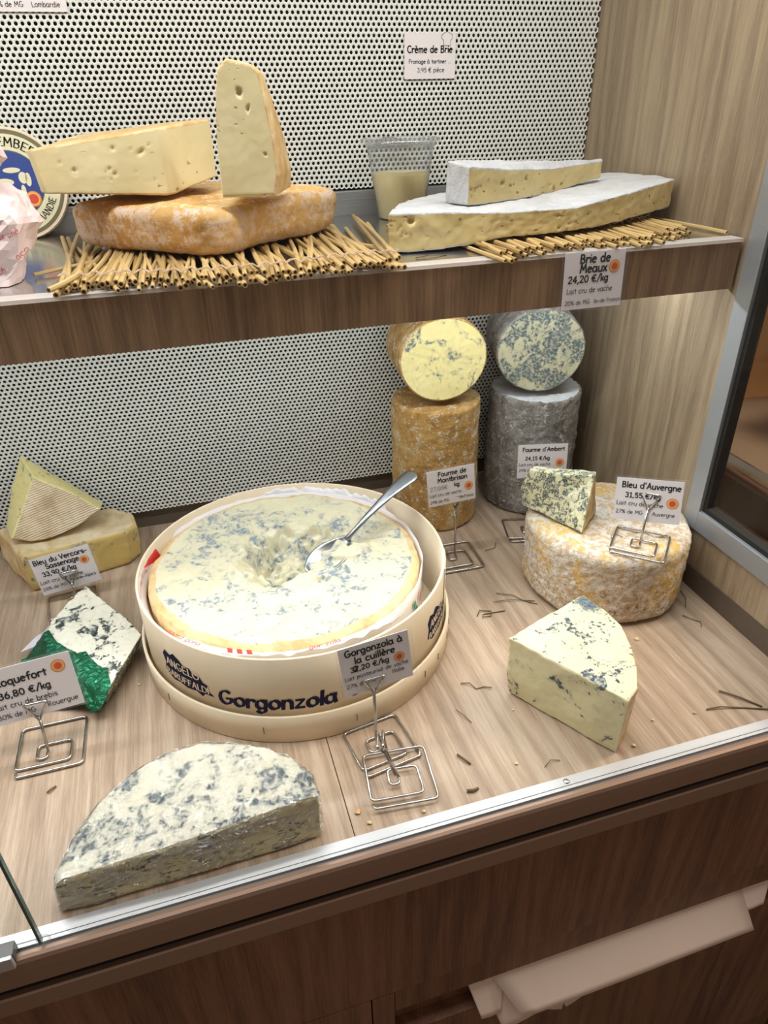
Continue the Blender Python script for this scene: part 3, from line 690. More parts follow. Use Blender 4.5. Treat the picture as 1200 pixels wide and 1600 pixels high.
# ================================================================== GLASS IN FRONT
gp = thing('glass_pane', 'left sliding front glass pane with a green polished edge', 'glass pane', (-.45, .3535, .001))
box('glass_sheet', (-.36, -.0022, .003), (.2722, .0022, .80), M['glass'], gp)
box('polished_edge', (.2722, -.0022, .003), (.2742, .0022, .80), M['glass_edge'], gp)
bk = box('clamp_rail', (-.36, -.008, -.0003), (.256, .003, .010), M['alu_dark'], gp, .001)
box('clamp_rail', (-.36, -.0125, -.002), (.256, -.009, .012), M['alu'], gp, .001)
v_, f_ = tube([(.276+.0045*math.cos(a), -.001, .007+.0045*math.sin(a)) for a in [i*2*PI/18 for i in range(18)]], .0008, 6, closed=True)
mesh_obj('plastic_wheel', v_, f_, M['cup'], gp, True)
g2 = thing('glass_pane', 'right sliding front glass pane spanning most of the case', 'glass pane', (.2, .3587, .0008))
box('glass_sheet', (-.40, -.0022, 0), (.372, .0022, .80), M['glass'], g2)

# ================================================================== THE SHELF
SZ = .4175
sh = thing('shelf', 'steel-topped shelf with a wood-grain front edge crossing the case', 'shelf', (0, .62, SZ))
def sbox(name, lo, hi, mat, bevel=0, label=None): o = Vector((0, .62, SZ)); return box(name, Vector(lo)-o, Vector(hi)-o, mat, sh, bevel, label)
sbox('steel_plate', (XL, .6375, SZ-.003), (W_-.0015, .949, SZ), M['shelf_steel'])
sbox('fascia', (XL, .6205, .3665), (W_-.004, .6365, SZ-.0035), M['fascia_wood_shaded'], .0004)
sbox('edge_strip', (XL, .6185, SZ-.0033), (W_-.004, .6375, SZ), M['acrylic'], label='milky clear edge strip along the top of the fascia')
sbox('light_channel', (XL, .706, .3995), (W_-.01, .724, .412), M['white_metal'])

# ================================================================== CHEESES ON THE FLOOR OF THE CASE
rnd = random.Random(11)
def cyl_loops(cx, cy, R, z0, z1, n_=48, R2=None, wob=.0):
    f = lambda t, s: R*s*(1+wob*math.sin(3*t+cx*50)+wob*.6*math.sin(5*t+1))
    A = [(cx+f(2*PI*k/n_, 1)*math.cos(2*PI*k/n_), cy+f(2*PI*k/n_, 1)*math.sin(2*PI*k/n_), z0) for k in range(n_)]
    B = [(cx+f(2*PI*k/n_, R2 or 1)*math.cos(2*PI*k/n_), cy+f(2*PI*k/n_, R2 or 1)*math.sin(2*PI*k/n_), z1) for k in range(n_)]
    return A, B
def local(P, o): return [tuple(Vector(p)-Vector(o)) for p in P]
def wheel(name, label, cat, c, R, h, mat, bevel, amp, wob, seed, group=None, wobr=.006, top=None):
    t = thing(name, label, cat, (c[0], c[1], c[2]), 0, group)
    A, B = cyl_loops(0, 0, R, 0, h, 60, None, wobr)
    loft({'rind': ('rind', mat), 'top': ('top_rind', top or mat)}, A, B, ['rind']*len(A), 'rind', 'top' if top else 'rind', t, .0035, bevel, amp, 160, wob, 30, seed=seed)
    return t
wheel('blue_cheese_cylinder', 'tall orange-brown cylinder of blue cheese standing by the rear panel', 'cheese', (.3301, .865, .0008), .0622, .186, M['mont_rind'], .004, .0012, .0018, 1., 'tall cheese cylinders')
M['ambert_top'] = rind('pale_mould_top', 'c2c4c6', 'd6d8db', 'e4e6ea', 50, .85, .003)
wheel('blue_cheese_cylinder', 'tall grey mouldy cylinder of blue cheese standing in the rear right corner', 'cheese', (.4849, .866, .0008), .0662, .182, M['ambert_rind'], .005, .0022, .002, 2., 'tall cheese cylinders', top=M['ambert_top'])
# halves lying on the cylinders with their cut face to the front
def half_on_top(label, c, R, tilt_z, lean, length, face_mat, rind_mat, seed):
    t = thing('half_cheese_cylinder', label, 'cheese', c, 0, 'half cylinders on top of the tall ones')
    t.rotation_euler = (math.radians(lean), 0, math.radians(tilt_z))
    n_ = 56; A = []; B = []
    for k in range(n_):
        a = 2*PI*k/n_; rr = R*(1+.012*math.sin(2*a+seed)+.008*math.sin(3*a))
        A.append((rr*math.cos(a), 0, R+rr*.97*math.sin(a))); B.append((rr*math.cos(a), length, R+rr*.97*math.sin(a)))
    loft({'rind': ('rind', rind_mat), 'face': ('cut_face', face_mat)}, A, B, ['rind']*n_, 'face', 'rind', t, .003, .0022, .0005, 150, .001, 30, seed=seed, capsp=.0035)
half_on_top('half cylinder of yellow blue-veined cheese lying on the orange cylinder', (.3235, .822, .1945), .0585, -6, 0, .09, M['mont_face'], M['mont_rind'], 1.3)
half_on_top('half cylinder of pale cheese densely mottled with blue, lying on the grey cylinder', (.463, .822, .190), .0605, -14, 4, .085, M['ambert_face'], M['ambert_rind'], 2.9)
wheel('blue_cheese_round', 'whole mottled wheel of blue cheese at the right wall, a wedge lying on it', 'cheese', (.4738, .632, .0008), .0985, .095, M['auv_rind'], .012, .0016, .002, 4.)

t = thing('blue_cheese_wedge', 'small blue-veined wedge propped on top of the mottled wheel', 'cheese', (.41, .65, .0965))
A = [(.380, .685, .0995), (.400, .645, .0990), (.4180, .6005, .0985), (.4385, .622, .163), (.421, .64, .1585), (.398, .668, .152), (.386, .683, .151), (.379, .690, .125)]
B = [(.425, .712, .104), (.442, .68, .102), (.4600, .6405, .101), (.4495, .638, .159), (.432, .655, .156), (.41, .68, .152), (.40, .69, .15), (.405, .705, .125)]
loft({'cut': ('cut_face', M['auv_paste']), 'rind': ('rind', M['auv_side'])}, local(A, (.41, .65, .0965)), local(B, (.41, .65, .0965)),
     ['rind', 'rind', 'rind', 'cut', 'cut', 'cut', 'cut', 'cut'], 'cut', 'rind', t, .003, .002, .0008, 170, .002, 40, seed=5.)

# pointed wedge by the sill
o0 = (.33, .45, .0008); t = thing('blue_cheese_wedge', 'pointed cream wedge with a blue-grey mould patch at its tip, by the front sill', 'cheese', o0)
bot = [(.2725, .4805), (.3355, .3770)] + [(.352, .388), (.366, .408), (.378, .436), (.385, .465), (.386, .495), (.380, .518)]
top = [(.2690, .4875), (.3330, .3720)] + [(.352, .383), (.366, .405), (.379, .435), (.386, .465), (.386, .497), (.376, .524)]
A = local(at_z(bot, .0008), o0); B = local([(p[0], p[1], .0765 if i else .074) for i, p in enumerate(top)], o0)
M['wedge_tipped'] = blue_cheese('wedge_top_paste', 'eae5c6', 'ddd7aa', '2f3d4c', '76868c', 60, .60, seed=3.4, dots=.9, soft=.03, patch=((.045, .060, .075), .017))
loft({'cut': ('cut_face', M['blue_wedge']), 'top': ('top_rind', M['wedge_tipped']), 'rind': ('rind', M['thin_rind'])}, A, B, ['cut', 'rind', 'rind', 'rind', 'rind', 'rind', 'rind', 'cut'], 'rind', 'top', t, .003, .0028, .0006, 150, .0022, 28, seed=6.)

# half wheel in cling film at the very front
o0 = (-.06, .41, .0008); t = thing('half_blue_cheese_wheel', 'large half wheel of blue cheese in cling film, nearest the front sill', 'cheese', o0)
hb = [(-.166, .3735), (-.06, .3730), (.0455, .3765), (.049, .384), (.046, .402), (.034, .424), (.014, .444), (-.012, .458), (-.042, .472), (-.076, .471), (-.110, .461), (-.137, .440), (-.157, .411), (-.168, .384)]
cxm, cym = -.06, .40
ht = [(p[0]+(.006 if p[0] < -.1 else 0), p[1]+(.001 if p[1] < .38 else 0)) for p in hb]
A = local(at_z(hb, .0008), o0); B = local([(p[0], p[1], .038+(p[0]+.17)*.075) for p in ht], o0)
tg = ['cut', 'cut']+['rind']*12
loft({'cut': ('cut_face', M['blue_half_cut']), 'top': ('top_face', M['blue_half']), 'rind': ('side', M['blue_half'])}, A, B, tg, 'rind', 'top', t, .003, .005, .0005, 150, .0012, 30, seed=7., capsp=.0035)
def grow(P, k, dz=0): return [(p[0]*k, p[1]*k, p[2]+dz) for p in P]
w = loft({'film': ('cling_film', M['film'])}, grow(A, 1.006), grow(B, 1.006, .0012), ['film']*len(A), 'film', 'film', t, .0035, .005, .0012, 260, .0012, 60, seed=8., capsp=.0035)
for x in w.values(): x['label'] = 'crinkled clear cling film'

# cut block and wedge at the left
o0 = (-.18, .88, .0008); t = thing('blue_cheese_block', 'large cut block of yellow blue cheese lying at the rear left', 'cheese', o0)
vb = [(-.240, .835), (-.118, .862), (-.102, .880), (-.104, .912), (-.130, .938), (-.20, .942), (-.29, .930)]
A = local(at_z(vb, .0008), o0); B = local([(-.240, .838, .054), (-.112, .866, .052), (-.100, .884, .050), (-.106, .914, .052), (-.134, .936, .054), (-.20, .940, .055), (-.282, .925, .055)], o0)
loft({'cut': ('cut_face', M['verc_paste']), 'top': ('top_rind', M['verc_rind2']), 'rind': ('rind', M['thin_rind'])}, A, B, ['cut', 'cut', 'rind', 'rind', 'rind', 'rind', 'rind'], 'rind', 'top', t, .0035, .006, .0006, 120, .002, 30, seed=9.)
o0 = (-.20, .90, .056); t = thing('blue_cheese_wedge', 'cloth-marked wedge standing tip up on the rear left block', 'cheese', o0)
A = [(-.2140, .905, .1318), (-.233, .888, .100), (-.2520, .868, .0670), (-.232, .866, .0600), (-.2110, .867, .0585), (-.190, .870, .0620), (-.172, .872, .0680), (-.1400, .880, .0840), (-.172, .893, .108)]
B = [(-.2300, .942, .1495), (-.248, .924, .112), (-.2650, .905, .0650), (-.243, .906, .0590), (-.222, .907, .0585), (-.200, .909, .0600), (-.180, .912, .0640), (-.1420, .924, .0710), (-.182, .932, .107)]
loft({'cut': ('cut_face', M['verc_paste2']), 'front': ('cloth_marked_rind', M['verc_rind']), 'rind': ('edge_rind', M['thin_rind'])}, local(A, o0), local(B, o0),
     ['cut', 'cut', 'rind', 'rind', 'rind', 'rind', 'rind', 'cut', 'cut'], 'front', 'front', t, .003, .0015, .0005, 150, .0012, 35, seed=10.)

# crumbly piece in green foil
o0 = (-.15, .68, .0008); t = thing('blue_cheese_piece', 'white crumbly blue cheese piece half wrapped in crinkled green foil', 'cheese', o0)
rt = [(-.166, .787), (-.140, .745), (-.105, .684), (-.0985, .668), (-.108, .645), (-.122, .612), (-.133, .586), (-.150, .600), (-.172, .625), (-.196, .665), (-.205, .700), (-.199, .728), (-.184, .758)]
rb = [(-.166, .785), (-.142, .750), (-.112, .694), (-.107, .676), (-.116, .650), (-.130, .618), (-.139, .598), (-.152, .606), (-.172, .628), (-.194, .668), (-.203, .700), (-.197, .726), (-.184, .756)]
A = local(at_z(rb, .0008), o0); B = local(at_z(rt, .0275), o0)
loft({'cut': ('top_face', M['roq']), 'side': ('side', M['roq_side'])}, A, B, ['side']*len(A), 'side', 'cut', t, .0026, .0012, .0013, 190, .002, 45, seed=11., capsp=.003)
def crumple(x, y, s=0.): return (.5-abs(noise.noise(Vector((x*95+s, y*95, s))))*2)*.0035 + (.5-abs(noise.noise(Vector((x*210+s, y*210, s+2))))*2)*.0014 if True else noise.fractal(Vector((x*60+s, y*60, s)), 1., 2., 3)*.003 + noise.noise(Vector((x*18, y*18, s+4)))*.004
def fz(x, y):
    d = min(1, max(0, (y-.628-(x+.15)*-.9)/.03))      # lies on the cheese, falls to the board towards the card
    edge = min(1, max(0, (x+.215)/.018))
    return .003+.0295*max(.12, d if x < -.165 else 1)*edge + abs(crumple(x, y))*.9
def foil_z(x, y):
    # height over the piece: inside the cheese outline rides on top
    from_edge = min(((x-p[0])**2+(y-p[1])**2)**.5 for p in rt)
    ins = False
    for i in range(len(rt)):
        a, b = rt[i], rt[(i+1) % len(rt)]
        if (a[1] > y) != (b[1] > y) and x < (b[0]-a[0])*(y-a[1])/(b[1]-a[1])+a[0]: ins = not ins
    sd = seg_dist(rt, x, y); 
    h = .0300 if ins else max(.0022, .0300-sd*1.15)
    return h+abs(crumple(x, y))*(.8 if ins else .9)
def seg_dist(P, x, y):
    best = 9
    for i in range(len(P)):
        a = Vector(P[i][:2]); b = Vector(P[(i+1) % len(P)][:2]); p = Vector((x, y)); ab = b-a
        tt = max(0, min(1, (p-a).dot(ab)/ab.dot(ab))); best = min(best, (a+ab*tt-p).length)
    return best
fo = [(-.1895, .682), (-.178, .668), (-.166, .655), (-.157, .655), (-.150, .640), (-.143, .628), (-.134, .618), (-.1295, .600), (-.129, .590), (-.134, .580), (-.141, .576), (-.151, .578), (-.157, .588), (-.176, .600), (-.215, .612), (-.26, .63), (-.275, .665), (-.248, .682), (-.243, .672), (-.232, .678), (-.236, .698), (-.215, .706), (-.200, .706)]
lz = lambda x, y: foil_z(x, y)-.0008
sheet('green_foil', [(p[0]-o0[0], p[1]-o0[1]) for p in fo], .0035, lambda x, y: foil_z(x+o0[0], y+o0[1])-o0[2], M['foil'], t, .0003, False, label='crinkled green metallic foil')
fl2 = [(-.236, .704), (-.222, .728), (-.205, .742), (-.198, .738), (-.193, .715), (-.1895, .690), (-.200, .706), (-.215, .712)]
sheet('foil_lining', [(p[0]-o0[0], p[1]-o0[1]) for p in fl2], .0035, lambda x, y: max(.010, foil_z(x+o0[0], y+o0[1])*.8)-o0[2]-.001, M['lining'], t, .0003, False, label='white inner side of the foil')

# ================================================================== THE WOODEN BOX WITH THE SPOONABLE BLUE CHEESE
BX = (.0817, .660)
box_t = thing('wooden_cheese_box', 'round pale veneer box with navy lettering standing in its shallow lid', 'box', (BX[0], BX[1], .0008))
RB = .1725; HB = .1035
mesh_obj('box_wall', *merge(lathe([(RB-.003, .006), (RB-.003, HB-.0007), (RB-.0022, HB), (RB-.0007, HB), (RB, HB-.0007), (RB, .0032), (RB-.003, .0032), (RB-.003, .006)], 128)), M['veneer'], box_t, True)
mesh_obj('box_bottom', *lathe([(.0001, .0072), (RB-.0032, .0072), (RB-.0032, .0033), (.0001, .0033)], 96), M['veneer'], box_t)
RT = .1785
lid = mesh_obj('lid', *merge(lathe([(RT-.003, .003), (RT-.003, .0335), (RT-.0022, .034), (RT-.0007, .034), (RT, .0335), (RT, .0005), (.0001, .0), (.0001, .0028), (RT-.003, .003)], 128)), M['veneer'], box_t, True, 'shallow veneer lid under the box')
for a in (-150, -112, -82, -52, -42, -30, -22):   # staples of the lid
    aa = math.radians(a); r_ = RT+.0004
    mesh_obj('staple', *tube([(r_*math.cos(aa), r_*math.sin(aa), .012), (r_*math.cos(aa), r_*math.sin(aa), .021)], .0004, 5), M['alu_dark'], lid)
# joint where the veneer of the wall overlaps
V, Fc = lathe([(RB+.0008, .004), (RB+.0008, HB-.001), (RB, HB-.001)], 12, a0=math.radians(-27), a1=math.radians(-14)); mesh_obj('veneer_overlap', V, Fc, M['veneer'], box_t, True)
def wrap_text(v2, ang0, z0, R=RB+.0004):
    out = []
    for x, y in v2:
        a = ang0+x/R; out.append((R*math.cos(a), R*math.sin(a), z0+y))
    return out
# big word
def curved(name, text, size, pen, ang_deg, z0, mat, nib=None, slant=0., k=0., R=RB+.0004, jitter=None):
    v, f, w_ = strokes(text, size, pen, nib, slant)
    V = wrap_text([(x, y+k*x) for x, y in v], math.radians(ang_deg), z0, R); return mesh_obj(name, V, f, mat, box_t)
curved('lettering', 'Gorgonzola', .0228, 19, -127, .0405, M['navy'], (math.radians(25), .34), .10)
curved('lettering', 'DOP', .0185, 14, -82.5, .0415, M['navy'], (math.radians(25), .34), .10)
def cloud(name, a_deg, z0, w_, h_, mat):
    pts = [(0, .25), (.04, .55), (0, .8), (.08, 1), (.2, .92), (.3, 1.05), (.42, .93), (.5, .8), (.62, .82), (.68, .65), (.8, .66), (.85, .5), (.93, .45), (.9, .3), (1.02, .1), (.86, .12), (.8, -.02), (.7, .1), (.5, .04), (.35, .1), (.2, .05), (.1, .12)]
    c = (.45, .5); V = [c]+pts; Fc = [(0, i+1, (i+1) % len(pts)+1) for i in range(len(pts))]
    fine = []; ff = []
    for q in Fc:    # subdivide so that it follows the curve
        a, b, d = [Vector(V[i]) for i in q]; N_ = 6; base = len(fine)
        idx = {}
        for i in range(N_+1):
            for j in range(N_+1-i): idx[i, j] = len(fine); fine.append(a+(b-a)*i/N_+(d-a)*j/N_)
        for i in range(N_):
            for j in range(N_-i):
                ff.append((idx[i, j], idx[i+1, j], idx[i, j+1]))
                if i+j < N_-1: ff.append((idx[i+1, j], idx[i+1, j+1], idx[i, j+1]))
    return mesh_obj(name, wrap_text([(p.x*w_, p.y*h_) for p in fine], math.radians(a_deg), z0, RB+.0003), ff, mat, box_t)
for a in (-151, -47):
    cloud('print_block', a, .041, .066, .038, M['navy'])
    curved('lettering', 'ANGELO', .0125, 15, a+1.8, .0615, M['veneer'], (.4, .4), 0, R=RB+.0006)
    curved('lettering', 'BARUFFALDI', .0106, 15, a+.9, .0475, M['veneer'], (.4, .4), 0, R=RB+.0006)

# the cheese inside: a height field with a scooped crater
GC = (.0737-BX[0], .6662-BX[1]); GR = .1525
def ghf(x, y):
    """height over the rim level at local offset from the cheese centre"""
    r_ = math.hypot(x, y)/GR
    p = Vector((x, y, 0))
    h = noise.fractal(p*28+Vector((3, 1, 2)), 1., 2., 4)*.0034 + noise.fractal(p*140, 1., 2.1, 3)*.0007
    # crater, elongated, with lumpy floor
    q = Vector((x-.006, y-.012, 0)); a = math.atan2(q.y, q.x)
    rc = .062+.014*math.sin(2*a+.6)+.008*math.sin(3*a+1.)+.010*noise.noise(Vector((math.cos(a)*1.5, math.sin(a)*1.5, 2)))*1.6
    s = q.length/rc
    if s < 1.25:
        k = max(0, 1-s); k = k*k*(3-2*k) if k < 1 else 1
        h -= .026*min(1, k*1.9)
        lump = abs(noise.fractal(p*38+Vector((7, 2, 5)), 1., 2., 3))
        h += (lump*.016-.004)*max(0, min(1, (1.2-s)*2.2))
        h += max(0, noise.noise(p*62+Vector((1, 9, 4))))*.008*max(0, min(1, (1.25-s)*3))
    # deep pocket left of the middle, notch under the spoon
    for cx_, cy_, rx_, ry_, d_ in ((-.022, .016, .014, .026, .011), (.058, .022, .022, .010, .009), (.030, -.052, .010, .006, .006), (-.004, .040, .018, .010, .006), (-.045, .000, .010, .016, .007), (.012, -.030, .012, .008, .006)):
        e = ((x-cx_)/rx_)**2+((y-cy_)/ry_)**2
        if e < 1: h -= d_*(1-e)**.6
    # raised dollop next to the spoon bowl
    e = ((x-.070)/.030)**2+((y+.008)/.020)**2
    if e < 1: h += .010*(1-e)**.7*(.8+.5*noise.noise(p*90))
    if r_ > .93: h -= .004*((r_-.93)/.07)**2
    return h
nr, na = 96, 340; V = []; ZR = .0965
for i in range(nr+1):
    r_ = (i/nr)**.9*GR
    for k in range(na):
        a = 2*PI*k/na; e = 1+(.016*noise.noise(Vector((math.cos(a)*4, math.sin(a)*4, 1)))+.008*noise.noise(Vector((math.cos(a)*14, math.sin(a)*14, 5))))*(i/nr)**4
        x, y = r_*e*math.cos(a), r_*e*math.sin(a); V.append((GC[0]+x, GC[1]+y, ZR+ghf(x, y)))
Fc = [(i*na+k, i*na+(k+1) % na, (i+1)*na+(k+1) % na, (i+1)*na+k) for i in range(nr) for k in range(na)]
ct = thing('spoon_cheese', 'big scooped-out creamy blue cheese inside the round wooden box', 'cheese', (BX[0], BX[1], .0008))
kr = int(nr*.94)
inner = [f for n_, f in enumerate(Fc) if n_//na < kr]; outer = [f for n_, f in enumerate(Fc) if n_//na >= kr]
mesh_obj('scooped_paste', V, inner, M['gorg'], ct, True)
base_i = nr*na; V2 = V+[(v[0], v[1], .0085) for v in V[base_i:]]; L2 = len(V)
outer += [(base_i+k, base_i+(k+1) % na, L2+(k+1) % na, L2+k) for k in range(na)]
outer.append(tuple(L2+k for k in range(na))[::-1])
mesh_obj('rind', V2, outer, M['gorg_rind'], ct, True)
# paper collar round the cheese and a flared sheet at the left and front
def collar(name, a0, a1, r0, r1, z0, z1, mat, wav, label, parent=ct, seed=0., n_=150):
    V = []; rows = 7
    for j in range(rows):
        for k in range(n_+1):
            t_ = k/n_; a = math.radians(a0+(a1-a0)*t_); s = j/(rows-1); tap = min(1, t_*9, (1-t_)*9)
            wv = noise.noise(Vector((a*7, seed, s*1.5)))*wav*s
            rr = r0+(r1-r0)*s*tap+wv*.8; zz = z0+(z1-z0)*s*tap+noise.noise(Vector((a*16, seed+3, 0)))*wav*1.1*s
            x, y = GC[0]+rr*math.cos(a), GC[1]+rr*math.sin(a); q_ = math.hypot(x, y)
            lim = RB-.0036
            if q_ > lim: x, y = x*lim/q_, y*lim/q_
            V.append((x, y, zz))
    Fc = [(j*(n_+1)+k, j*(n_+1)+k+1, (j+1)*(n_+1)+k+1, (j+1)*(n_+1)+k) for j in range(rows-1) for k in range(n_)]
    o = mesh_obj(name, V, Fc, mat, parent, True, label); md = o.modifiers.new('thickness', 'SOLIDIFY'); md.thickness = .0003; return o
collar('paper_collar', -180, 180, GR+.0025, GR+.0040, .012, .0955, M['paper'], .002, 'pale paper collar around the cheese', seed=1.)
collar('paper_flap', -205, -48, GR+.0040, GR+.014, .080, .1000, M['paper'], .004, 'white printed paper flared against the box', seed=2.)
collar('paper_flap', 20, 98, GR+.0045, GR+.011, .070, .0985, M['paper'], .006, 'white paper edge standing up at the back', seed=5.)
collar('red_paper_print', -212, -160, GR+.0105, GR+.0155, .060, .0955, M['red'], .002, 'red printed border of the paper', seed=7., n_=60)
# print on the paper flap (red marks) and on the collar (green leaves, red flower)
def polar_text(text, size, pen, a_deg, r_, z, mat, tilt=.55):
    v, f, w_ = strokes(text, size, pen, None, .2); V = []
    for x, y in v:
        a = math.radians(a_deg)+x/r_; rr = r_-y*math.cos(tilt)
        V.append((GC[0]+rr*math.cos(a), GC[1]+rr*math.sin(a), z+y*math.sin(tilt)*-.2))
    mesh_obj('red_print', V, f, mat, ct)
polar_text('agorg gora', .0085, 9, -145, GR+.0125, .1012, M['red'])
polar_text('gor zola', .0085, 9, -92, GR+.0125, .1012, M['red'])
for k in range(3):
    a = math.radians(-119+k*3.4); V = []
    for dx, dr in ((-.003, .0), (.002, .0), (.005, .006), (.0, .006)):
        rr = GR+.0065+dr; aa = a+dx/rr; V.append((GC[0]+rr*math.cos(aa), GC[1]+rr*math.sin(aa), .1005))
    mesh_obj('red_print', V, [(0, 1, 2, 3)], M['red'], ct)
def collar_print(shape, a_deg, z, mat):
    V = [];
    for x, y in shape:
        a = math.radians(a_deg)+x/(GR+.0055); rr = GR+.0056; V.append((GC[0]+rr*math.cos(a), GC[1]+rr*math.sin(a), z+y))
    mesh_obj('leaf_print', V, [tuple(range(len(V)))], mat, ct)
leaf = [(-.004, 0), (-.002, .006), (.003, .009), (.0045, .004), (.002, 0)]
for a, z, mt in ((-24, .062, 'green'), (-23, .073, 'green'), (-20.5, .066, 'green'), (-21, .056, 'green'), (-32, .064, 'red'), (-31.5, .070, 'red'), (-38, .062, 'green'), (-39.5, .070, 'green'), (-36.5, .056, 'green')):
    collar_print(leaf, a, z, M[mt])

# spoon stuck in the cheese
sp_t = thing('spoon', 'steel tablespoon stuck in the creamy cheese, handle over the box rim', 'spoon', (.148, .667, .100))
tip, neck, end = Vector((.094, .629, .0985)), Vector((.1490, .669, .1075)), Vector((.2475, .722, .149))
ax_ = (neck-tip).normalized(); side = ax_.cross(Vector((0, 0, 1))).normalized(); upv = Vector((-.30, -.42, .80)); upv = (upv-ax_*upv.dot(ax_)).normalized(); side = ax_.cross(upv).normalized()
V = []; nu, nv = 20, 12; Lb = (neck-tip).length
for i in range(nu+1):
    u = i/nu; wdt = .0215*(math.sin(PI*min(1, u*.93+.035))**.62)*(1-.25*u)
    dep = .008*math.sin(PI*min(1, u))**.7
    for j in range(nv+1):
        v = j/nv*2-1; V.append(tip+ax_*Lb*u+side*wdt*v-upv*dep*(1-v*v)-Vector(sp_t.location))
Fc = [(i*(nv+1)+j, i*(nv+1)+j+1, (i+1)*(nv+1)+j+1, (i+1)*(nv+1)+j) for i in range(nu) for j in range(nv)]
o = mesh_obj('bowl', V, Fc, M['spoon_steel'], sp_t, True); md = o.modifiers.new('thickness', 'SOLIDIFY'); md.thickness = .0012
hd = (end-neck).normalized(); hu = Vector((-.45, -.45, .75)); hu = (hu-hd*hu.dot(hd)).normalized(); hs = hd.cross(hu).normalized(); V = []
prof = [(0, .0045, .0030), (.06, .0030, .0032), (.15, .0030, .0028), (.35, .0042, .0022), (.6, .0065, .0018), (.8, .0090, .0016), (.9, .0102, .0016), (.95, .0096, .0016), (.975, .0070, .0015), (1.0, .0035, .0012)]
Lh = (end-neck).length+.006
for u, a_, b_ in prof:
    c = neck-hd*.003+hd*Lh*u+hu*(.006*math.sin(PI*u))-Vector(sp_t.location)
    for k in range(12):
        t_ = 2*PI*k/12; V.append(c+hs*a_*math.cos(t_)+hu*b_*(math.sin(t_)*(.55 if abs(math.cos(t_)) < .75 and u > .3 else 1)))
Fc = [(i*12+k, i*12+(k+1) % 12, (i+1)*12+(k+1) % 12, (i+1)*12+k) for i in range(len(prof)-1) for k in range(12)]+[tuple(range(12))[::-1], tuple(range((len(prof)-1)*12, len(prof)*12))]
mesh_obj('handle', V, Fc, M['spoon_steel'], sp_t, True)

# ================================================================== CHEESES ON THE SHELF
# straw mats: one thing each, every straw a part
def straw_mesh(L, r, seed, bend):
    R_ = random.Random(seed); n_ = 7; path = []
    for i in range(4): u = i/3; path.append((math.sin(u*PI)*bend+(R_.random()-.5)*.0006, u*L, math.sin(u*2.5)*bend*.3))
    V, Fc = tube(path, r, n_, caps=False)
    b = len(V)                                   # hollow front end and closed back end
    V += [(path[0][0]+(V[k][0]-path[0][0])*.62, V[k][1], path[0][2]+(V[k][2]-path[0][2])*.62) for k in range(n_)]
    V += [(v[0], v[1]+.002, v[2]) for v in V[b:b+n_]]
    Fc += [(k, (k+1) % n_, b+(k+1) % n_, b+k) for k in range(n_)]+[(b+k, b+(k+1) % n_, b+n_+(k+1) % n_, b+n_+k) for k in range(n_)]
    f0 = len(Fc); Fc += [tuple(b+n_+k for k in range(n_)), tuple(3*n_+k for k in range(n_))[::-1]]
    me = bpy.data.meshes.new('straw'); me.from_pydata(V, [], Fc)
    for mt in (M['straw'] if seed % 3 else M['straw2'], M['straw_dark']): me.materials.append(mt)
    me.polygons[f0].material_index = 1; me.update(); return me
SM = [straw_mesh(.20+.02*(k % 4), .0017+.00022*(k % 5), k, (-.002, .001, .003, -.001)[k % 4]) for k in range(12)]
def mat(label, x0, x1, front, back, layers, n_, seed, threads):
    t = thing('straw_mat', label, 'straw mat', ((x0+x1)/2, .70, SZ), 0, 'straw mats under the cheeses'); R_ = random.Random(seed)
    zs = {}
    for i in range(n_):
        u = (i+R_.uniform(-.4, .4))/n_; x = x0+(x1-x0)*u; lay = i % layers
        me = SM[R_.randrange(12)]; o = bpy.data.objects.new('straw', me); COL.objects.link(o); o.parent = t
        y = front(u)+R_.uniform(-.012, .012)+lay*.004; L = back-y
        o.location = (x-t.location.x, y-t.location.y, .0026+lay*.0037)
        o.rotation_euler = (R_.uniform(0, .004), 0, R_.gauss(0, .085)); o.scale = (1, L/.225, 1)
    for yy in threads:
        P = []
        for i in range(70): u = i/69; x = x0+(x1-x0)*u; P.append((x-t.location.x, front(u)+yy+.0025*math.sin(i*1.3)-t.location.y, .0035+layers*.0037+.0016*math.sin(i*2.1)))
        mesh_obj('thread', *tube(P, .0005, 5), M['thread'], t)
    return t
m1 = mat('ragged straw mat sticking out under the big ochre cheese', -.088, .205, lambda u: .612+.03*abs(u-.3)-.02*u+.006*math.sin(u*9), .86, 2, 112, 3, (.022, .026))
m2 = mat('straw mat under the large white-rinded half cheese', .292, .535, lambda u: .600+.052*u+.012*math.sin(u*7), .86, 2, 84, 5, (.07,))
def stray(x, y, z, rz, k, label, tilt=0, s=.5):
    o = bpy.data.objects.new('loose_straw', SM[k]); COL.objects.link(o); o.location = (x, y, z); o.rotation_euler = (tilt, 0, math.radians(rz)); o.scale = (1, s, 1)
    tag(o, label, 'straw')
stray(-.092, .604, SZ+.0085, -24, 2, 'thick straw jutting over the shelf edge at the left end of the mat', .03, .22)
stray(-.115, .70, SZ+.003, -58, 5, 'loose brown straw lying left of the big ochre cheese', .03, .25)
stray(.205, .70, SZ+.003, 26, 7, 'loose straw pointing back right of the big ochre cheese', .0, .5)
stray(.250, .825, SZ+.003, -65, 8, 'short straw bits beside the cream cup', 0, .14)
stray(.566, .640, SZ+.0027, 6, 1, 'straw lying alone by the right wall end of the shelf', 0, .55)

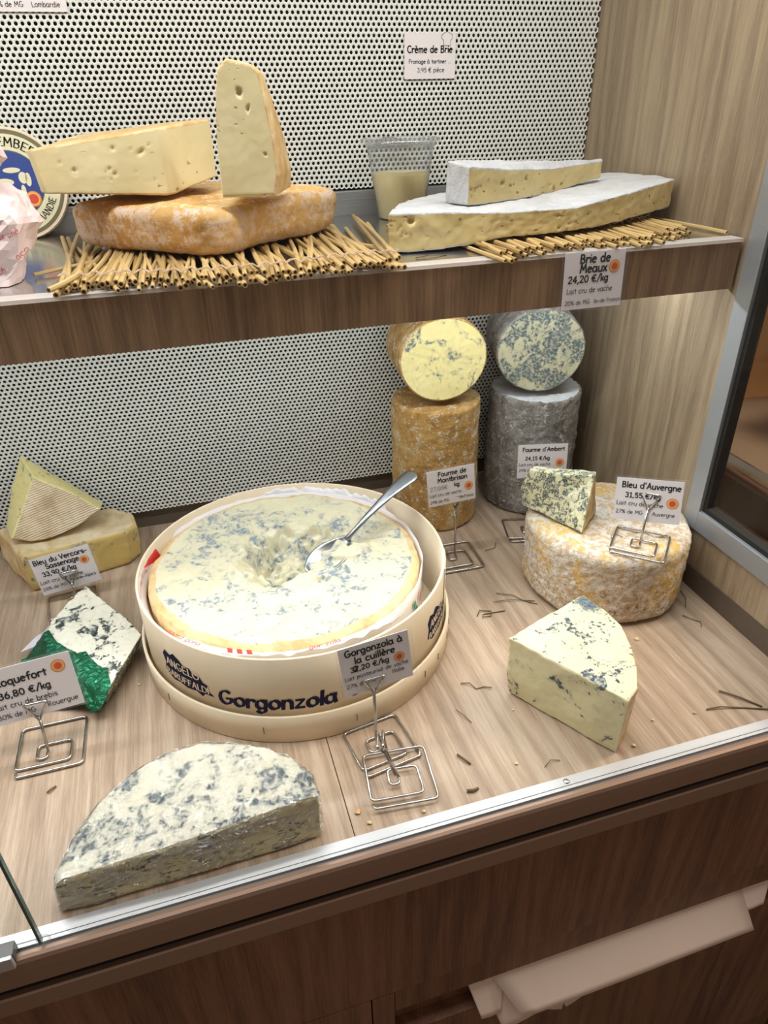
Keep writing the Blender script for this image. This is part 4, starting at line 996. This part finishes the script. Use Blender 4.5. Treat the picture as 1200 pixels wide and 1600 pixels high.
o0 = (.05, .80, SZ+.0095); t = thing('square_cheese', 'big ochre rounded-square washed-rind cheese on the straw mat, one corner forward', 'cheese', o0)
def round_poly(P, r, k=6): return [tuple(v)[:2] for v in fillet([(p[0], p[1], 0) for p in P], r, k, True)]
sq = round_poly([(-.092, .790), (.034, .668), (.194, .786), (.070, .925)], .022)
cxs, cys = .05, .80
ins_ = lambda P, k: [((p[0]-cxs)*k+cxs, (p[1]-cys)*k+cys) for p in P]
M['tomme_rind2'] = rind('ochre_speckled_rind', 'a87636', 'c69a58', 'd2ae72', 26, .55, .003, ('d3bca8', .46, .10))
loft({'rind': ('rind', M['tomme_rind2']), 'top': ('top_rind', M['tomme_rind'])}, local(at_z(ins_(sq, .955), SZ+.0095), o0), local([(p[0], p[1], SZ+.0095+.041+.018*max(0, p[1]-.74)) for p in ins_(sq, .985)], o0),
     ['rind']*len(sq), 'rind', 'top', t, .0035, .012, .0008, 110, .0030, 26, seed=12.)
# half slice on top, cut faces to the front
o0 = (0, .80, .475); t = thing('cheese_half', 'long ivory half slice lying on the big ochre cheese, cut face forward', 'cheese', o0)
sl = [(-.103, .752), (-.098, .744), (.011, .740), (.018, .743), (.062, .795), (.060, .815), (.035, .870), (-.02, .890), (-.07, .865), (-.094, .80)]
slb = [(p[0]*.95-.001 if p[0] < -.05 else p[0], p[1]) for p in sl]
zb = lambda x: .4745+max(0, x-.015)*.18
zt = lambda x: .5195+(x+.095)*.095
def face_pit(n_, seed, a, b, z0, z1, rmin, rmax):
    R_ = random.Random(seed); a, b = Vector(a), Vector(b)
    return rand_pits(n_, lambda u, v: (a.lerp(b, u).x, a.lerp(b, u).y, z0+(z1-z0)*(.12+.76*v)), rmin, rmax, R_)
pt = [(c-Vector(o0), r_, d) for c, r_, d in face_pit(26, 4, (-.085, .745), (.011, .740), .479, .524, .0009, .0024)]
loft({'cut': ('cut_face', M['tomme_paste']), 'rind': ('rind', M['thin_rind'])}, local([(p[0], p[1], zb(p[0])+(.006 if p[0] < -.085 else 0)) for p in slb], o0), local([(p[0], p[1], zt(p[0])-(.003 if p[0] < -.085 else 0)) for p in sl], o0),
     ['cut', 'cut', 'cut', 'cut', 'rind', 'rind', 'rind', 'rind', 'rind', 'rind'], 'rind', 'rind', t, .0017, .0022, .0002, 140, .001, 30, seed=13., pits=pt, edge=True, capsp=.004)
# upright wedge
o0 = (.09, .70, .472); t = thing('cheese_wedge', 'tall ivory wedge standing upright on the big ochre cheese', 'cheese', o0)
A = [(.056, .688, .4750), (.1035, .688, .4745), (.1075, .688, .490), (.1060, .688, .52), (.1015, .688, .552), (.0985, .688, .570), (.0920, .688, .5755), (.073, .688, .5795), (.0650, .688, .572), (.0610, .688, .555), (.0570, .688, .52)]
B = [(.080, .745, .4765), (.128, .742, .4760), (.130, .742, .492), (.1235, .733, .52), (.1125, .720, .552), (.1060, .710, .569), (.0985, .708, .5745), (.082, .712, .5785), (.074, .715, .571), (.072, .722, .555), (.074, .735, .52)]
pt = [(Vector((.064+.036*R_, .685, .485+.085*Q_))-Vector(o0), .0010+.0016*S_, .003) for R_, Q_, S_ in [(rnd.random(), rnd.random(), rnd.random()**2) for _ in range(14)]]+[(Vector((.081, .688, .555))-Vector(o0), .0030, .003), (Vector((.087, .688, .543))-Vector(o0), .002, .002), (Vector((.098, .686, .508))-Vector(o0), .0025, .0025)]
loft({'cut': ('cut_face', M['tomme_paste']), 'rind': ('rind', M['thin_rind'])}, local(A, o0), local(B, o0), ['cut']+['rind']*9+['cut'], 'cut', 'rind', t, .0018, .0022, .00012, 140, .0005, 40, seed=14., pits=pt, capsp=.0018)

# half brie and a slice on it
o0 = (.40, .78, SZ+.011); t = thing('white_rind_cheese', 'large white bloomy half wheel with a long cut face, on the right straw mat', 'cheese', o0)
bo = [(.207, .678), (.26, .671), (.32, .664), (.397, .660), (.440, .674), (.485, .694), (.530, .718), (.5645, .738), (.568, .76), (.566, .80), (.555, .835), (.525, .862), (.47, .878), (.42, .880), (.37, .868), (.315, .833), (.268, .783), (.235, .737)]
bz = lambda x: SZ+.0015+max(0, min(1, (x-.255)/.05))*.0085+max(0, x-.31)*.026
bt_ = lambda x: .4545-.004*math.sin(max(0, min(1, (x-.25)/.2))*PI)+max(0, x-.40)*.050
jag = lambda i: 0
pt = []
for (a, b) in (((.215, .677), (.397, .660)), ((.397, .660), (.56, .735))):
    pt += [(c-Vector(o0), r_, d) for c, r_, d in face_pit(70, int(a[0]*100), a, b, .428, .4525, .0009, .0020)]
pt.append((Vector((.229, .675, .4475))-Vector(o0), .0042, .004))
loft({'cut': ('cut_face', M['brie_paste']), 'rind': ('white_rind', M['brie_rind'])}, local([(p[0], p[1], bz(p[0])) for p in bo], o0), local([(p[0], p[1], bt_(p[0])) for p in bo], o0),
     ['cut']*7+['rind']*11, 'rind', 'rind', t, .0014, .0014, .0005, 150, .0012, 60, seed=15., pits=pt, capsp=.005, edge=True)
o0 = (.38, .74, .4545); t = thing('white_rind_slice', 'narrow slice with white rind lying on top of the white half wheel', 'cheese', o0)
A = [(.2925, .689, .4555), (.35, .714, .4545), (.41, .742, .4555), (.493, .777, .4645), (.497, .784, .466), (.44, .772, .460), (.37, .752, .456), (.300, .727, .4555), (.279, .715, .4555)]
B = [(.2925, .689, .4900), (.35, .714, .4835), (.41, .742, .4795), (.492, .777, .4815), (.497, .784, .4825), (.44, .779, .484), (.37, .758, .4880), (.300, .728, .4935), (.279, .714, .4950)]
pt = [(c-Vector(o0), r_, d) for c, r_, d in face_pit(26, 9, (.295, .690), (.41, .742), .459, .481, .0009, .0020)]+[(Vector((.338, .709, .472))-Vector(o0), .0036, .003), (Vector((.372, .725, .474))-Vector(o0), .0026, .003)]
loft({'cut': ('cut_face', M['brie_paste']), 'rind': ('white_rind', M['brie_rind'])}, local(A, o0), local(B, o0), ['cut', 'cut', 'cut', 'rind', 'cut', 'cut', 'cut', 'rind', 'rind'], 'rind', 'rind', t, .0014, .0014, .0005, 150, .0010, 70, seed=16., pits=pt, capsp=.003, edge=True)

# plastic cup of cream cheese
t = thing('cream_cup', 'clear lidded plastic cup half full of pale cream cheese behind the white half wheel', 'cup', (.292, .902, SZ+.0006))
CT = .086
mesh_obj('cup_wall', *lathe([(.0001, 0), (.027, 0), (.029, .002), (.0405, CT-.006), (.0425, CT-.006), (.0425, CT)], 64), M['cup'], t, True)
mesh_obj('cream', *lathe([(.0001, .001), (.0265, .001), (.0355, .050), (.033, .0515), (.0001, .0515)], 64), M['cream'], t, True)
mesh_obj('lid', *lathe([(.0001, CT-.004), (.034, CT-.004), (.036, CT-.010), (.0385, CT-.010), (.040, CT+.001), (.044, CT+.003), (.0478, CT+.002), (.0478, CT-.003)], 64), M['cup'], t, True)

# round box leaning on the panel, wrapped parcel in front
t = thing('round_cheese_box', 'round wooden cheese box with a blue and cream label leaning at the far left', 'box', (-.152, .925, SZ+.0012))
t.rotation_euler = (math.radians(78), 0, math.radians(2)); R_ = .0565
def dl(P): return [(x, y+R_, z) for x, y, z in P]
v, f = lathe([(.0001, -.030), (R_, -.030), (R_, 0), (R_-.0012, .0006), (.0001, .0006)], 96); mesh_obj('box_body', dl(v), f, M['veneer'], t)
v, f = lathe([(R_+.0012, -.014), (R_+.0012, .0012), (R_-.0016, .0012), (R_-.0016, .0003)], 96); mesh_obj('lid_rim', dl(v), f, M['veneer'], t)
def ring(name, r0, r1, z, mt): v, f = disc2(0, 0, r0, r1, 96); mesh_obj(name, dl([(p[0], p[1], z) for p in v]), f, mt, t)
M['cream_print'] = plain('cream_print', 'dfdcbc', .5); M['blue_print'] = plain('blue_print', '24408c', .5); M['olive_print'] = plain('olive_print', '6f6a4c', .5)
ring('label_rim_print', .0505, .0545, .0009, M['olive_print']); ring('label_ring', .0345, .0505, .0009, M['cream_print']); ring('label_line', .0335, .0345, .0010, M['olive_print']); ring('label_field', .0001, .0335, .0009, M['blue_print'])
def ring_text(text, size, pen, a_mid, r_, inward=False):
    v, f, w_ = strokes(text, size, pen, (.5, .4)); V = []
    for x, y in v:
        a = math.radians(a_mid)-(x-w_/2)/r_; V.append(((r_+y)*math.cos(a), (r_+y)*math.sin(a), .0013))
    mesh_obj('lettering', dl(V), f, M['ink'], t)
def ring_text_low(text, size, pen, a_mid, r_):
    v, f, w_ = strokes(text, size, pen, (.5, .4)); V = []
    for x, y in v:
        a = math.radians(a_mid)+(x-w_/2)/r_; V.append(((r_-y)*math.cos(a), (r_-y)*math.sin(a), .0013))
    mesh_obj('lettering', dl(V), f, M['ink'], t)
ring_text('CAMEMBERT', .0115, 12, 84, .0385); ring_text_low('DE NORMANDIE', .0095, 12, -62, .0465)
for i, (r0, r1, mt) in enumerate(((.0068, .0082, 'orange'), (.0052, .0068, 'yellow'), (.0001, .0052, 'seal_red'))):
    v, f = disc2(.020, -.016, r0, r1); mesh_obj('round_seal', dl([(p[0], p[1], .0012+.0001*i) for p in v]), f, M[mt], t)
for cx_, cy_, rx_, ry_ in ((.014, .006, .0045, .006), (.004, .014, .009, .0028), (.019, .004, .003, .007), (.012, -.008, .0025, .007), (-.006, .002, .010, .004)):
    v, f = disc2(0, 0, .0001, 1, 20); mesh_obj('pale_print', dl([(cx_+p[0]*rx_, cy_+p[1]*ry_, .0011) for p in v]), f, M['cream_print'], t)

t = thing('wrapped_parcel', 'parcel in pinkish printed wrapping paper at the left end of the shelf', 'parcel', (-.138, .715, SZ+.0006))
def faceted(name, c, rad, seed, sq_, squeeze, n1=9, n2=7, amp=.16):
    R_ = random.Random(seed); V = []; Fc = []
    for j in range(n2+1):
        ph = PI*j/n2
        for i in range(n1):
            th = 2*PI*(i+(j % 2)*.5)/n1; k = 1+R_.uniform(-amp, amp); s_ = math.sin(ph)**.6 if 0 < j < n2 else .02
            V.append((c[0]+rad[0]*s_*math.cos(th)*k, c[1]+rad[1]*s_*math.sin(th)*k, max(0, c[2]-rad[2]*math.cos(ph)*(1 if squeeze is None else 1)*k)))
    for j in range(n2):
        for i in range(n1):
            a, b = j*n1+i, j*n1+(i+1) % n1
            if j % 2 == 0: Fc += [(a, b, a+n1), (b, b+n1, a+n1)]
            else: Fc += [(a, b, b+n1), (a, b+n1, a+n1)]
    return mesh_obj(name, V, Fc, M['wrap'], t)
# body: a folded packet, lower part wide, neck, twisted top
def packet(levels, n1, seed):
    R_ = random.Random(seed); V = []; Fc = []
    for j, (z, cx, cy, rx, ry, a0) in enumerate(levels):
        for i in range(n1):
            th = 2*PI*i/n1+a0; k = 1+(.10 if i % 2 else -.10)+R_.uniform(-.05, .05)
            V.append((cx+rx*math.cos(th)*k, cy+ry*math.sin(th)*k, z+R_.uniform(-.003, .003)*(j > 0)))
    for j in range(len(levels)-1):
        for i in range(n1): a, b = j*n1+i, j*n1+(i+1) % n1; Fc += [(a, b, b+n1), (a, b+n1, a+n1)]
    Fc.append(tuple(range(n1))[::-1]); Fc.append(tuple(range((len(levels)-1)*n1, len(levels)*n1))); return V, Fc
pk = mesh_obj('wrapping_paper', *packet([(0, -.015, -.020, .033, .028, .2), (.022, -.010, -.015, .037, .032, .3), (.046, -.002, -.010, .047, .036, .15), (.062, -.007, -.008, .043, .034, .1), (.080, -.018, -.010, .034, .026, .3), (.096, -.010, -.012, .040, .030, .5), (.116, -.013, -.014, .034, .026, .3), (.140, -.022, -.016, .020, .014, .3)], 11, 5), M['wrap'], t)
pk.data.update(); bm = bmesh.new(); bm.from_mesh(pk.data); bmesh.ops.triangulate(bm, faces=bm.faces[:])
bmesh.ops.subdivide_edges(bm, edges=bm.edges[:], cuts=3, use_grid_fill=True); bm.normal_update()
for v_ in bm.verts:
    if v_.co.z > .001: v_.co += v_.normal*((.5-abs(noise.noise(v_.co*38))*2)*.0045+(.5-abs(noise.noise(v_.co*95))*2)*.0018)
bmesh.ops.triangulate(bm, faces=bm.faces[:]); bm.to_mesh(pk.data)
for p_ in pk.data.polygons: p_.use_smooth = False
bvh = BVHTree.FromBMesh(bm)
R_ = random.Random(3)
for i in range(46):
    txt, x, z = ('Doux', 'ch\u00e8', 'Zach')[i % 3], -.045+.02*(i % 5)+.006*R_.random(), .004+.015*(i//5)+.004*R_.random(); sz = .0062
    v, f, w_ = strokes(txt, sz, 9, None, .25); an = R_.uniform(.2, .6); V = []; ok = True
    for px_, pz_ in v:
        qx = x+px_*math.cos(an)-pz_*math.sin(an); qz = z+px_*math.sin(an)+pz_*math.cos(an)
        h_ = bvh.ray_cast(Vector((qx, -.2, qz)), Vector((0, 1, 0)))
        if h_[0] is None or abs(h_[1].y) < .08: ok = False; break
        V.append(h_[0]+Vector((0, -.0004, 0)))
    if ok: mesh_obj('red_print', V, f, M['pink_red'], t)
bm.free()

# ================================================================== PRICE CARDS AND THEIR STANDS
LT = .0066
price_card('price card Brie de Meaux hanging on the front edge of the shelf', .066, .0535,
  [('s', 'Brie de', .0098, 0, .0435, 'c'), ('s', 'Meaux', .0098, -.001, .0345, 'c'), ('s', '24,20 €/kg', .0080, -.006, .0255, 'c'), ('p', 'Lait cru de vache', .0064, -.0290, .0155, 'l'), ('p', '20% de MG', .0054, -.030, .0045, 'l'), ('p', 'Ile-de France', .0050, .0025, .0045, 'l')],
  (.0215, .0385, .0060), card_at(.398, .6145, .3640, 0, 3), sleeve=True)
price_card('price card Crème de Brie stuck on the perforated panel', .0655, .0465,
  [('s', 'Crème de Brie', .0085, 0, .0270, 'c'), ('s', 'Fromage à tartiner ...', .0052, 0, .0160, 'c', 12), ('p', '3,95 € pièce', .0062, .001, .0070, 'c')], None, card_at(.3455, .9475, .567), sleeve=False, hat=True)
price_card('price card cut by the upper left frame corner, on the perforated panel', .085, .05,
  [('s', 'Gorgonzola', .0085, 0, .034, 'c'), ('s', '21,50 €/kg', .007, 0, .024, 'c'), ('p', 'Lait de vache', .006, -.030, .0135, 'l'), ('p', '45% de MG', .0060, -.030, .0040, 'l'), ('p', 'Lombardie', .0060, .0085, .0040, 'l')], None, card_at(-.0985, .9475, .632), sleeve=False)

card_stand('wire card stand with its foot under the wooden box lid, holding the spoon cheese price', (.1235, .4555, .0008), 9, .072, (-.004, .002), .058, -6, 2)
price_card('price card Gorgonzola à la cuillère in front of the wooden box', .067, .053,
  [('s', 'Gorgonzola à', .0085, .0, .0430, 'c'), ('s', 'la cuillère', .0085, .0, .0335, 'c'), ('s', '37,20 €/kg', .0068, -.006, .0250, 'c'), ('p', 'Lait pasteurisé de vache', .0056, -.0315, .0170, 'l'), ('p', '27% de MG', .0056, -.031, .0080, 'l'), ('p', 'Italie', .0056, .014, .0105, 'l')],
  (.0225, .0270, .0052), card_at(.1245, .4585, .0775, 2, 6, 4), hand=('2', .0075, -.0215, .0252, 22, 'ink'))
card_stand('empty wire card stand tangled with its neighbour by the front sill', (.128, .412, .0042), -6, .040, (-.001, 0), .060, 80, 16, clip_w=.020)
card_stand('wire card stand in front of the orange cylinder', (.312, .735, .0008), -2, .077, (.002, .003), .064, 0, 3)
price_card('price card Fourme de Montbrison in front of the orange cylinder', .066, .049,
  [('s', 'Fourme de', .0078, .002, .0400, 'c'), ('s', 'Montbrison', .0078, .002, .0315, 'c'), ('s', 'kg', .0068, .004, .0230, 'l'), ('p', 'Lait cru de vache', .0056, -.0310, .0130, 'l'), ('p', '29% de MG', .0052, -.031, .0040, 'l'), ('p', 'Le Forez', .0052, .010, .0045, 'l')],
  (.0240, .0205, .0060), card_at(.308, .739, .0870, 0, 8, 2), hand=('27,05€', .0075, -.030, .0215, 8, 'grey_ink'))
card_stand('wire card stand in front of the grey cylinder, half hidden by the mottled wheel', (.437, .767, .0008), -14, .070, (.003, 0), .060, 0, 2)
price_card("price card Fourme d'Ambert in front of the grey cylinder", .070, .049,
  [('s', "Fourme d'Ambert", .0072, .001, .0390, 'c'), ('s', '24,15 €/kg', .0064, -.007, .0265, 'c'), ('p', 'Lait cru de vache', .0056, -.033, .0180, 'l'), ('p', '29% de MG', .0056, -.033, .0095, 'l')],
  (.0245, .0215, .0060), card_at(.4575, .775, .0810, -14, 8, 0))
card_stand('wire card stand resting on top of the mottled wheel', (.470, .562, .0975), -43, .044, (.0, .0), .060, 0, 22)
price_card("price card Bleu d'Auvergne standing on the mottled wheel", .072, .050,
  [('s', "Bleu d'Auvergne", .0082, .002, .0390, 'c'), ('s', '31,55 €/kg', .0072, -.006, .0275, 'c'), ('p', 'Lait cru de vache', .0064, -.0340, .0180, 'l'), ('p', '27% de MG', .0058, -.034, .0080, 'l'), ('p', 'Auvergne', .0058, .006, .0080, 'l')],
  (.0260, .0240, .0064), card_at(.4790, .571, .1220, -36, 14, 3))
card_stand('wire card stand next to the green foil', (-.189, .554, .0008), 0, .040, (-.003, -.006), .062, 0, 14, flip=1)
price_card('price card Roquefort in front of the green foil', .082, .058,
  [('s', 'Roquefort', .0095, -.006, .0400, 'c'), ('s', '36,80 €/kg', .0085, -.006, .0265, 'c'), ('p', 'Lait cru de brebis', .0072, -.0370, .0160, 'l'), ('p', '30% de MG', .0066, -.036, .0055, 'l'), ('p', 'Rouergue', .0066, .009, .0065, 'l')],
  (.0285, .0460, .0066), card_at(-.1905, .560, .0400, 2, 14, 3))
card_stand('wire card stand half hidden behind the foil-wrapped piece', (-.186, .790, .0008), 8, .026, (.004, .006), .060, 0, 12)
price_card('price card Bleu du Vercors-Sassenage in front of the rear left block', .072, .052,
  [('s', 'Bleu du Vercors-', .0080, .0, .0425, 'c'), ('s', 'Sassenage', .0080, .0, .0345, 'c'), ('s', '33,90 €/kg', .0075, -.007, .0250, 'c'), ('p', 'Lait cru de vache', .0066, -.0340, .0150, 'l'), ('p', '26% de MG', .0058, -.034, .0060, 'l'), ('p', 'Rhône-Alpes', .0058, .0, .0095, 'l')],
  (.0255, .0335, .0056), card_at(-.184, .8035, .0185, 0, 8, 7))

# ================================================================== CRUMBS AND STRAW BITS
R_ = random.Random(21)
def crumb(x, y, s, where, z=.0008):
    bm = bmesh.new(); bmesh.ops.create_icosphere(bm, subdivisions=1, radius=s)
    for v in bm.verts: v.co *= R_.uniform(.6, 1.3); v.co.z = max(v.co.z*.7, -s*.3)
    me = bpy.data.meshes.new('crumb'); bm.to_mesh(me); bm.free(); me.materials.append(M['cream'] if R_.random() < .8 else M['tomme_rind'])
    o = bpy.data.objects.new('cheese_crumb', me); COL.objects.link(o); o.location = (x, y, z+s*.3); tag(o, where, 'crumb')
for x, y, s, w_ in ((-.106, .617, .0016, 'tiny crumb right of the green foil'), (.358, .380, .0022, 'crumb at the foot of the pointed wedge by the sill'), (.082, .390, .0030, 'pale crumb left of the empty wire stand'), (.089, .377, .0022, 'crumb near the plank joint by the sill'),
                    (.138, .3735, .0020, 'crumb touching the sill right of the empty wire stand'), (.266, .458, .0014, 'speck left of the pointed wedge'), (.441, .397, .0016, 'speck near the right end of the sill'), (.451, .512, .0026, 'flat crumb right of the pointed wedge'), (.395, .402, .0016, 'crumb just right of the pointed wedge foot'), (.240, .395, .0018, 'speck behind the sill left of the screw')):
    crumb(x, y, s, w_)
def twig(pts, r_, label, z=.0016):
    P = [(p[0], p[1], z+.001*math.sin(i*2)) for i, p in enumerate(pts)]
    tag(mesh_obj('straw_bit', *tube(P, r_, 5), M['twig'], None, True), label, 'straw bit')
twig([(.333, .643), (.350, .632), (.360, .618), (.372, .607)], .0006, 'curved straw bit left of the mottled wheel')
twig([(.322, .628), (.345, .624), (.372, .614)], .0005, 'thin straw bit just below the curved one left of the wheel')
twig([(.291, .608), (.298, .617), (.312, .613), (.308, .604), (.296, .604), (.300, .610), (.328, .608)], .0007, 'knotted straw bit between the wooden box and the wheel')
twig([(.229, .509), (.238, .506), (.242, .497), (.251, .497), (.258, .492)], .0006, 'kinked straw bit right of the wooden box')
twig([(.210, .476), (.215, .465), (.219, .455)], .0004, 'hair-thin straw bit right of the price card of the box')
twig([(.190, .422), (.194, .414), (.198, .408)], .0011, 'short thick straw bit right of the empty wire stand')
twig([(.263, .383), (.272, .388), (.281, .386)], .0004, 'thin straw bit beside the screw')
twig([(.183, .381), (.189, .379), (.194, .381)], .0014, 'dark flake near the sill')
twig([(.358, .737), (.374, .738), (.382, .752)], .0006, 'bent straw bit on the boards between the two cylinder stands')
twig([(.455, .397), (.470, .395), (.492, .388), (.520, .376)], .0008, 'long brown straw bit at the right end by the sill')
twig([(.485, .415), (.498, .400), (.512, .383)], .0010, 'dark straw bit crossing the long one at the right')
twig([(.557, .575), (.553, .560), (.542, .545)], .0005, 'straw bit right of the mottled wheel by the wall')
twig([(.528, .532), (.533, .522), (.541, .516), (.536, .508)], .0006, 'small tangle of straw near the right wall')
twig([(-.188, .497), (-.185, .499), (-.181, .503)], .0010, 'short pale bit in front of the foil stand')
twig([(.445, .580), (.448, .588), (.456, .590), (.460, .582)], .0005, 'curled straw bit on top of the mottled wheel', .0985)
twig([(.225, .650), (.240, .653), (.258, .655)], .0005, 'thin dark straw bit on the shelf in front of the white half wheel', SZ+.001)
# the case keeps everything above a shop floor
